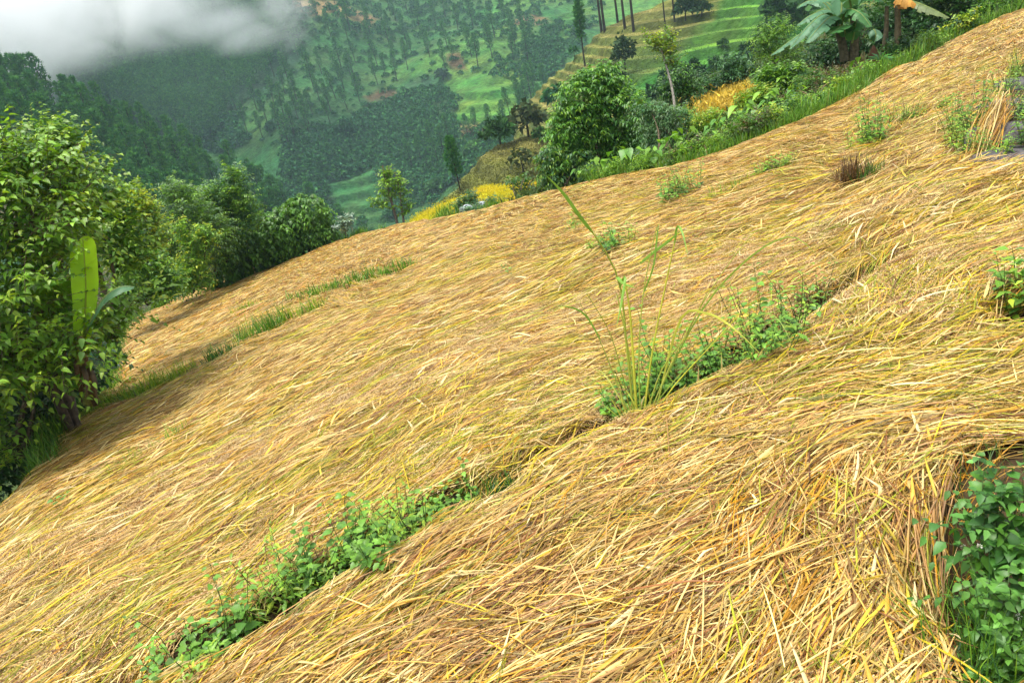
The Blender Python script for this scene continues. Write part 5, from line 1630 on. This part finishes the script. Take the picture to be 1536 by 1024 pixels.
tuft('dark sparse grass over the open black seam in the near bund', [(735, 758), (748, 750), (762, 742), (778, 735), (722, 765)], 0.12, 22, 0.004, DARK + MIDG, 0.4)
tuft('long green grass strip on the bund near the left tree', [(212, 600), (225, 594), (240, 586), (252, 580), (264, 574), (276, 568), (285, 562), (232, 575, 0.8)], 0.22, 46, 0.009, LITE + YELG, 0.4, 1.0, 0.16)
tuft('pale green grass below the left banana plant', [(150, 618), (165, 612), (180, 604), (195, 598), (140, 626), (128, 632)], 0.20, 50, 0.010, LITE + YELG, 0.4, 0.9, 0.16)
tuft('dark grass at the open seam above the long green strip', [(318, 552), (328, 545), (336, 540), (345, 535)], 0.22, 40, 0.010, DARK + MIDG, 0.5, 1.0, 0.14)
tuft('thin green grass on the bund in the middle left field', [(395, 505), (405, 500), (415, 495), (425, 488), (380, 512), (365, 520)], 0.30, 45, 0.010, LITE + MIDG, 0.4, 0.9, 0.16)
tuft('short yellow green grass at the end of the middle left bund', [(455, 478), (470, 470), (482, 466), (440, 484)], 0.22, 40, 0.011, YELG + LITE, 0.5, 0.9, 0.16)
tuft('long row of short dark green grass on the far bund', [(450, 449), (465, 446), (480, 441), (495, 437), (510, 434), (525, 428), (540, 425), (555, 420), (570, 416), (585, 412), (600, 408), (615, 404)], 0.18, 55, 0.014, MIDG + LITE, 0.5, 0.8, 0.26)
tuft('faint green grass patch on the left of the far terrace', [(362, 470), (372, 466), (380, 463)], 0.20, 26, 0.012, LITE + YELG, 0.5, 0.8, 0.2)
tuft('faint green grass in the straw left of centre', [(270, 660), (285, 652), (262, 668)], 0.16, 24, 0.007, LITE, 0.5, 0.9, 0.12)
tuft('yellowish grass sprouting in the straw left of centre', [(205, 700), (220, 690), (190, 712), (235, 684)], 0.14, 26, 0.006, YELG + LITE, 0.6, 0.9, 0.14)
tuft('pale grass scattered in the upper middle straw', [(868, 350), (850, 358), (880, 345)], 0.16, 16, 0.008, LITE + YELG, 0.5, 0.8, 0.16)
tuft('pale grass around the seam in the upper right field', [(1110, 285), (1095, 290), (1130, 275), (1075, 300)], 0.15, 24, 0.008, LITE + YELG, 0.5, 0.8, 0.16)
tuft('brown dead stubble tuft standing above a dark hollow in the upper right', [(1268, 284), (1276, 282), (1284, 280)], 0.36, 90, 0.006, [[0.09, 0.055, 0.030], [0.15, 0.085, 0.04], [0.26, 0.16, 0.07]], 0.50, 0.7, 0.08, 'stubble_tuft', 'stubble', 'straw')
tuft('green blades behind the brown dead stubble tuft', [(1298, 280), (1306, 276), (1312, 270)], 0.18, 30, 0.009, MIDG, 0.5, 0.9, 0.08)
tuft('thin grass strands growing out of the ditch at the lower right corner', [(1470, 985), (1490, 1000), (1510, 980), (1455, 1010), (1530, 960), (1480, 960), (1500, 1020)], 0.20, 60, 0.0030, MIDG + LITE + DARK, 0.6, 1.0, 0.10)
tuft('dry straws and dark grass hanging over the left rim of the ditch', [(1438, 770), (1436, 810), (1440, 850), (1442, 890), (1445, 930), (1455, 735), (1480, 712), (1505, 700)], 0.16, 16, 0.004, [list(PAL[0]), list(PAL[3]), [0.08, 0.16, 0.03]], 0.9, 1.0, 0.06)

# leaning sheaf of straw at the upper right
P0 = hit(np.array([1465.0]), np.array([252.0]))[0]
P1 = hit(np.array([1502.0]), np.array([176.0]))[0] + [0, 0, 0.16]
sh = MB()
n = 170
dv = P1 - P0
for k in range(n):
    b = P0 + rng.normal(0, 0.05, 3) * [1, 1, 0.2] - dv * rng.uniform(0, 0.25)
    e = P0 + dv * rng.uniform(0.75, 1.1) + rng.normal(0, 0.07, 3)
    q = curve([b, [0, 0, 0.05] + (b + e) / 2 + rng.normal(0, 0.035, 3), e], 5)
    s = unit(np.cross(e - b, rng.normal(0, 1, 3))) * 0.004
    V = np.stack([q - s, q + s], 1).reshape(-1, 3)
    sh.add(V, grid_faces(5, 2), c=PAL[[0, 1, 3, 0, 1, 6][k % 6]] * rng.uniform(0.7, 1.1))
o = sh.build('straw_sheaf', M['straw'], origin=P0)
tag(o, 'leaning sheaf of dry orange straw beside the stones on the right', 'straw sheaf')

# grey stones of the path at the right edge
for px_, py_, rx, ry, rd, lb in ((1515, 165, 0.26, 0.12, 0.30, 'upper grey flat stone at the right edge of the field'), (1508, 205, 0.30, 0.12, 0.26, 'middle grey flat stone below the weeds at the right edge'), (1510, 240, 0.28, 0.10, 0.22, 'lowest grey flat stone beside the straw sheaf foot'), (1530, 130, 0.22, 0.12, 0.25, 'farthest grey flat stone under the yellow green weeds')):
    c = hit(np.array([px_ * 1.0]), np.array([py_ * 1.0]))[0]
    m_ = MB()
    nu, nv = 18, 10
    vv = np.linspace(0, PI, nv)[None]
    uu = np.linspace(0, 2 * PI, nu, endpoint=False)[:, None]
    S = np.stack([np.cos(uu) * np.sin(vv), np.sin(uu) * np.sin(vv), np.cos(vv) + 0 * uu], -1)
    S = np.sign(S) * np.abs(S) ** 0.6
    S = S * (0.85 + 0.3 * vn(S[..., 0] * 2.3 + px_, S[..., 1] * 2.3 + S[..., 2] * 2, 3))[..., None]
    i, j = np.meshgrid(np.arange(nu), np.arange(nv - 1), indexing='ij')
    a = i * nv + j
    b = ((i + 1) % nu) * nv + j
    m_.add((S * np.array([rx, rd, ry])).reshape(-1, 3), np.stack([a, a + 1, b + 1, b], -1).reshape(-1, 4), c=(0.105, 0.098, 0.10))
    o = m_.build('stone', M['rock'])
    o.location = tuple(c - [0, 0, 0.03])
    tag(o, lb, 'stone', 'stones of the path')

# the tall grass clump
gb = hit(np.array([958.0]), np.array([640.0]))[0]
gD = np.linalg.norm(gb - EYE)
gr = thing('tall_grass', gb, 'tall wild grass clump with long lime stems on the near bund', 'grass clump')


def ribbon(mb, q, w, col, fold=0.25):
    k = len(q)
    t = np.linspace(0, 1, k)
    d = unit(np.gradient(q, axis=0))
    s = unit(np.cross(d, q - EYE))
    u = np.cross(s, d)
    hw = w / 2 * np.clip(np.minimum(0.5 + 3 * t, 2.5 * (1 - t) + 0.03), 0, 1)
    V = np.stack([q - s * hw[:, None] + u * (fold * hw)[:, None], q, q + s * hw[:, None] + u * (fold * hw)[:, None]], 1)
    mb.add(V.reshape(-1, 3), grid_faces(k, 3), c=col)


LS = (0.54, 0.56, 0.06)
STEMS = [
    # pixel path with depth offset, radius, colour, then leaves hanging on it
    ([(952, 636, 0), (940, 520, -0.05), (928, 420, -0.10), (890, 350, -0.16), (858, 315, -0.2)], 0.0046, (0.34, 0.40, 0.05), [([(890, 350, -0.16), (870, 325, -0.2), (845, 290, -0.24), (818, 262, -0.28)], 0.016), ([(930, 430, -0.1), (938, 415, -0.15), (932, 455, -0.2), (925, 490, -0.25)], 0.012)]),
    ([(956, 640, 0), (950, 540, -0.06), (945, 470, -0.1), (938, 425, -0.12)], 0.0055, LS, [([(938, 425, -0.12), (925, 415, -0.1), (935, 425, -0.16), (955, 432, -0.2)], 0.012)]),
    ([(960, 640, 0), (948, 560, 0.0), (938, 500, 0), (925, 440, 0)], 0.0040, (0.36, 0.42, 0.05), []),
    ([(964, 638, 0), (978, 530, -0.02), (1000, 420, -0.06), (1015, 350, -0.1)], 0.0042, LS, [([(1012, 365, -0.1), (1016, 340, -0.14), (1024, 350, -0.2), (1032, 385, -0.25)], 0.010), ([(960, 395, -0.1), (985, 375, -0.12), (1005, 360, -0.14), (1022, 345, -0.16)], 0.013)]),
    ([(968, 638, 0), (1000, 560, -0.05), (1045, 470, -0.1), (1090, 400, -0.12), (1128, 352, -0.15)], 0.0028, (0.40, 0.44, 0.08), []),
    ([(972, 638, 0), (1010, 580, -0.08), (1065, 520, -0.14), (1110, 470, -0.2)], 0.0030, LS, []),
    ([(966, 640, 0), (990, 560, -0.04), (1030, 500, -0.08), (1060, 440, -0.12)], 0.0032, (0.36, 0.42, 0.06), []),
    ([(948, 634, 0), (920, 560, -0.03), (895, 500, -0.06), (870, 455, -0.08)], 0.0028, (0.30, 0.36, 0.06), [([(900, 508, -0.06), (880, 475, -0.1), (860, 462, -0.14), (830, 458, -0.18)], 0.009)]),
    ([(962, 636, 0), (958, 540, -0.1), (965, 440, -0.15), (985, 340, -0.2)], 0.0028, (0.36, 0.46, 0.07), [([(965, 440, -0.15), (980, 400, -0.2), (986, 350, -0.22), (988, 335, -0.22)], 0.008)]),
    ([(950, 640, 0), (935, 570, -0.1), (915, 500, -0.15), (880, 440, -0.2)], 0.0026, (0.28, 0.34, 0.05), []),
]
for pts, r, c, lv in STEMS:
    m_ = MB()
    q = curve([at(x, y, gD + d) for x, y, d in pts], 12)
    tube(m_, q - gb, np.linspace(r * 1.35, r * 0.62, 12), 6, c)
    st_ = m_.build('stem', M['blade'], gr)
    for lp, W in lv:
        m_ = MB()
        ribbon(m_, curve([at(x, y, gD + d) for x, y, d in lp], 12) , W, (0.20, 0.38, 0.05))
        m_.V = [v - gb for v in m_.V]
        m_.build('leaf', M['blade'], st_)
for lp, W, c in (([(985, 610, 0), (1020, 480, -0.1), (1060, 470, -0.2), (1100, 492, -0.3), (1145, 535, -0.35)], 0.011, (0.44, 0.46, 0.06)), ([(975, 615, 0), (1050, 470, -0.1), (1120, 390, -0.2), (1185, 355, -0.25), (1228, 385, -0.3)], 0.008, (0.24, 0.36, 0.05)),
                 ([(990, 625, 0), (1010, 600, -0.05), (1030, 575, -0.08)], 0.012, (0.5, 0.44, 0.08)), ([(1046, 602, 0.2), (1047, 575, 0.15), (1048, 548, 0.15)], 0.010, (0.5, 0.38, 0.14)), ([(1084, 590, 0.25), (1083, 560, 0.2), (1082, 530, 0.2)], 0.009, (0.48, 0.38, 0.12)),
                 ([(970, 620, 0), (1060, 520, -0.1), (1150, 470, -0.2), (1190, 520, -0.3)], 0.006, (0.26, 0.36, 0.06)), ([(950, 630, 0), (925, 590, 0), (905, 560, 0.05), (880, 550, 0.1)], 0.006, (0.36, 0.40, 0.06))):
    m_ = MB()
    ribbon(m_, curve([at(x, y, gD + d) for x, y, d in lp], 16), W, c)
    m_.V = [v - gb for v in m_.V]
    m_.build('leaf', M['blade'], gr)


m_ = grass_mesh(46, 0.22, 0.007, 0.10, [[0.5, 0.40, 0.12], [0.42, 0.44, 0.06], [0.30, 0.38, 0.05], [0.48, 0.30, 0.08]], 0.55, 1.1)
m_.build('dry_blades', M['blade'], gr)


# the weed bush in the ditch at the lower right: a real tangle, with white flower heads
def ditch(name, label, L, D, foot, n, ll, lw, nl, twl, pal, tip, flowers=0):
    lobes = px_lobes(L, D)
    base = at(foot[0], foot[1], foot[2])
    root = thing(name, base, label, 'weed')
    lm, sm = MB(), MB()
    p, d = lobe_twigs(lobes, n, 0.7, 0.2, 0.4)
    twigs(lm, sm, p - d * twl * 0.4, d, twl * (0.7 + 0.6 * rng.random(n)), nl, ll, lw, 'ovate', pal, tip, 0.4, 0.2, stemr=0.0016, wood=(0.10, 0.16, 0.05), flat=0.3)
    for k in range(8):
        c, r = lobes[k % len(lobes)]
        tm_ = MB()
        tube(tm_, curve([base + rng.normal(0, 0.03, 3), (base + c) / 2 + rng.normal(0, 0.03, 3), c + r * rng.normal(0, 0.4, 3)], 7) - base, np.linspace(0.004, 0.0015, 7), 5, (0.10, 0.15, 0.05))
        tm_.build('stem', M['blade'], root)
    lm.V = [v - base for v in lm.V]; sm.V = [v - base for v in sm.V]
    lm.build('leaves', M['leaf'], root); sm.build('twigs', M['blade'], root)
    for k in range(flowers):
        c, r = lobes[int(rng.integers(0, len(lobes)))]
        f = c + r * unit(rng.normal(0, 1, 3) + [0, -0.5, 0.8]) * 0.95 - base
        fm_ = MB()
        v = unit(rng.normal(0, 1, (30, 3)) + [0, 0, 0.5])
        leaves(fm_, f + v * 0.003, v, rng.normal(0, 1, (30, 3)), 0.0065, 0.0022, 'dia', [0.78, 0.78, 0.74], 0.1)
        fm_.build('flower_head', M['matte_leaf'], root)
    return root


ditch('weed_bush', 'leafy weed bush with tiny white flower heads in the ditch at lower right', [(1500, 770, 45, 42), (1490, 830, 38, 36), (1530, 800, 36, 60), (1510, 728, 40, 18), (1450, 795, 20, 12)], 2.45, (1500, 900, 2.5), 80, 0.040, 0.027, 6, 0.15, [[0.065, 0.20, 0.028], [0.10, 0.27, 0.032], [0.05, 0.16, 0.028]], [0.14, 0.33, 0.07], 5)
ditch('weed_bush', 'lower leafy weeds reaching out over the straw at the ditch corner', [(1470, 905, 38, 16), (1520, 890, 30, 30), (1530, 960, 25, 30), (1500, 940, 30, 25), (1530, 1010, 26, 20), (1490, 1015, 30, 16)], 2.2, (1510, 990, 2.3), 64, 0.032, 0.022, 7, 0.12, [[0.08, 0.22, 0.03], [0.12, 0.30, 0.04]], [0.16, 0.36, 0.06], 1)

# ------------------------------------------------------------------ air: thin haze over the whole valley, and a bank of mist against the upper slope
def box_mesh(name, lo, hi, mat):
    m = MB()
    lo, hi = np.array(lo, float), np.array(hi, float)
    v = np.array([[(lo, hi)[i][0], (lo, hi)[j][1], (lo, hi)[k][2]] for i in (0, 1) for j in (0, 1) for k in (0, 1)])
    m.add(v, [[0, 1, 3, 2], [4, 6, 7, 5], [0, 4, 5, 1], [2, 3, 7, 6], [0, 2, 6, 4], [1, 5, 7, 3]])
    return m.build(name, mat)


m, nt, N, L = mat_new('haze_air')
out = N.new('ShaderNodeOutputMaterial')
pv = N.new('ShaderNodeVolumePrincipled')
pv.inputs['Color'].default_value = (0.62, 0.88, 1.0, 1)
pv.inputs['Density'].default_value = 0.00034
pv.inputs['Anisotropy'].default_value = 0.0
L.new(pv.outputs[0], out.inputs['Volume'])
allz = [S_FAR.P, S_LEFT.P, S_RIGHT.P, S_LOW.P]
zlo = min(p[..., 2].min() for p in allz) - 1.5
zhi = max(p[..., 2].max() for p in allz) + 25
hz = box_mesh('haze', (-700, -40, zlo), (900, 900, zhi), m)
hz['kind'] = 'stuff'
hz['label'] = 'thin bluish haze filling the whole valley air'
hz['category'] = 'haze'


def mist(name, puffs, dens, label, seed):
    """a bank of mist: lumpy hull from its puffs; density fades to nothing inside the hull, torn by noise"""
    C = [at(px, py, D) for px, py, D, rx, ry, rd in puffs]
    org = np.mean(C, 0)
    mb = MB()
    nu, nv = 24, 14
    vv = np.linspace(0, PI, nv)[None]
    uu = np.linspace(0, 2 * PI, nu, endpoint=False)[:, None]
    S = np.stack([np.cos(uu) * np.sin(vv), np.sin(uu) * np.sin(vv), np.cos(vv) + 0 * uu], -1)
    rad = []
    for (px, py, D, rx, ry, rd), c in zip(puffs, C):
        R = np.array([rx * D / FPX, rd, ry * D / FPX])
        rad.append(R)
        i, j = np.meshgrid(np.arange(nu), np.arange(nv - 1), indexing='ij')
        a = i * nv + j
        b = ((i + 1) % nu) * nv + j
        mb.add((S * R + c).reshape(-1, 3), np.stack([a, a + 1, b + 1, b], -1).reshape(-1, 4))
    m, nt, N, L = mat_new(name)
    out = N.new('ShaderNodeOutputMaterial')
    geo = N.new('ShaderNodeNewGeometry')
    acc = None
    for c, R in zip(C, rad):
        s = N.new('ShaderNodeVectorMath'); s.operation = 'SUBTRACT'; s.inputs[1].default_value = tuple(c)
        L.new(geo.outputs['Position'], s.inputs[0])
        d = N.new('ShaderNodeVectorMath'); d.operation = 'DIVIDE'; d.inputs[1].default_value = tuple(R)
        L.new(s.outputs[0], d.inputs[0])
        l = N.new('ShaderNodeVectorMath'); l.operation = 'LENGTH'
        L.new(d.outputs[0], l.inputs[0])
        r = N.new('ShaderNodeMapRange'); r.interpolation_type = 'SMOOTHSTEP'
        r.inputs['From Min'].default_value = 1.0; r.inputs['From Max'].default_value = 0.0
        L.new(l.outputs['Value'], r.inputs['Value'])
        if acc is None:
            acc = r.outputs[0]
        else:
            q = N.new('ShaderNodeMath'); q.operation = 'MAXIMUM'
            L.new(acc, q.inputs[0]); L.new(r.outputs[0], q.inputs[1])
            acc = q.outputs[0]
    nz = N.new('ShaderNodeTexNoise'); nz.inputs['Scale'].default_value = 0.045; nz.inputs['Detail'].default_value = 8; nz.inputs['Roughness'].default_value = 0.65; nz.inputs['Distortion'].default_value = 0.6
    mp = N.new('ShaderNodeMapping'); mp.inputs['Location'].default_value = (seed, 3, 1)
    L.new(geo.outputs['Position'], mp.inputs['Vector']); L.new(mp.outputs[0], nz.inputs['Vector'])
    nm = N.new('ShaderNodeMapRange'); nm.inputs['From Min'].default_value = 0.38; nm.inputs['From Max'].default_value = 0.60
    L.new(nz.outputs['Fac'], nm.inputs['Value'])
    ad = N.new('ShaderNodeMath'); ad.operation = 'MULTIPLY'; L.new(acc, ad.inputs[0]); L.new(nm.outputs[0], ad.inputs[1])
    a2 = N.new('ShaderNodeMath'); a2.operation = 'MULTIPLY'; a2.inputs[1].default_value = dens
    L.new(ad.outputs[0], a2.inputs[0])
    pv = N.new('ShaderNodeVolumePrincipled'); pv.inputs['Color'].default_value = (0.992, 0.997, 1, 1); pv.inputs['Anisotropy'].default_value = 0.0
    L.new(a2.outputs[0], pv.inputs['Density'])
    L.new(pv.outputs[0], out.inputs['Volume'])
    # one outer hull round all puffs, so that no inner face cuts the mist
    me = mb.mesh(name)
    o = bpy.data.objects.new(name, me)
    COL.objects.link(o)
    rm = o.modifiers.new('remesh', 'REMESH'); rm.mode = 'VOXEL'; rm.voxel_size = 4.0
    dg = bpy.context.evaluated_depsgraph_get()
    me2 = bpy.data.meshes.new_from_object(o.evaluated_get(dg))
    o.modifiers.clear()
    o.data = me2
    me2.materials.clear()
    me2.materials.append(m)
    m.cycles.volume_step_rate = 0.35
    return tag(o, label, 'mist', kind='stuff')


mist('mist', [(-100, 10, 300, 240, 150, 34), (60, 10, 300, 190, 95, 34), (10, 80, 300, 110, 66, 22), (200, 18, 300, 170, 66, 26), (300, 42, 300, 120, 34, 14), (385, 55, 300, 90, 26, 11), (425, 10, 300, 46, 78, 11), (130, 62, 300, 120, 44, 16), (150, -60, 310, 280, 80, 30)], 0.12,
     'white mist bank drifting in front of the dark pine slope', 2)
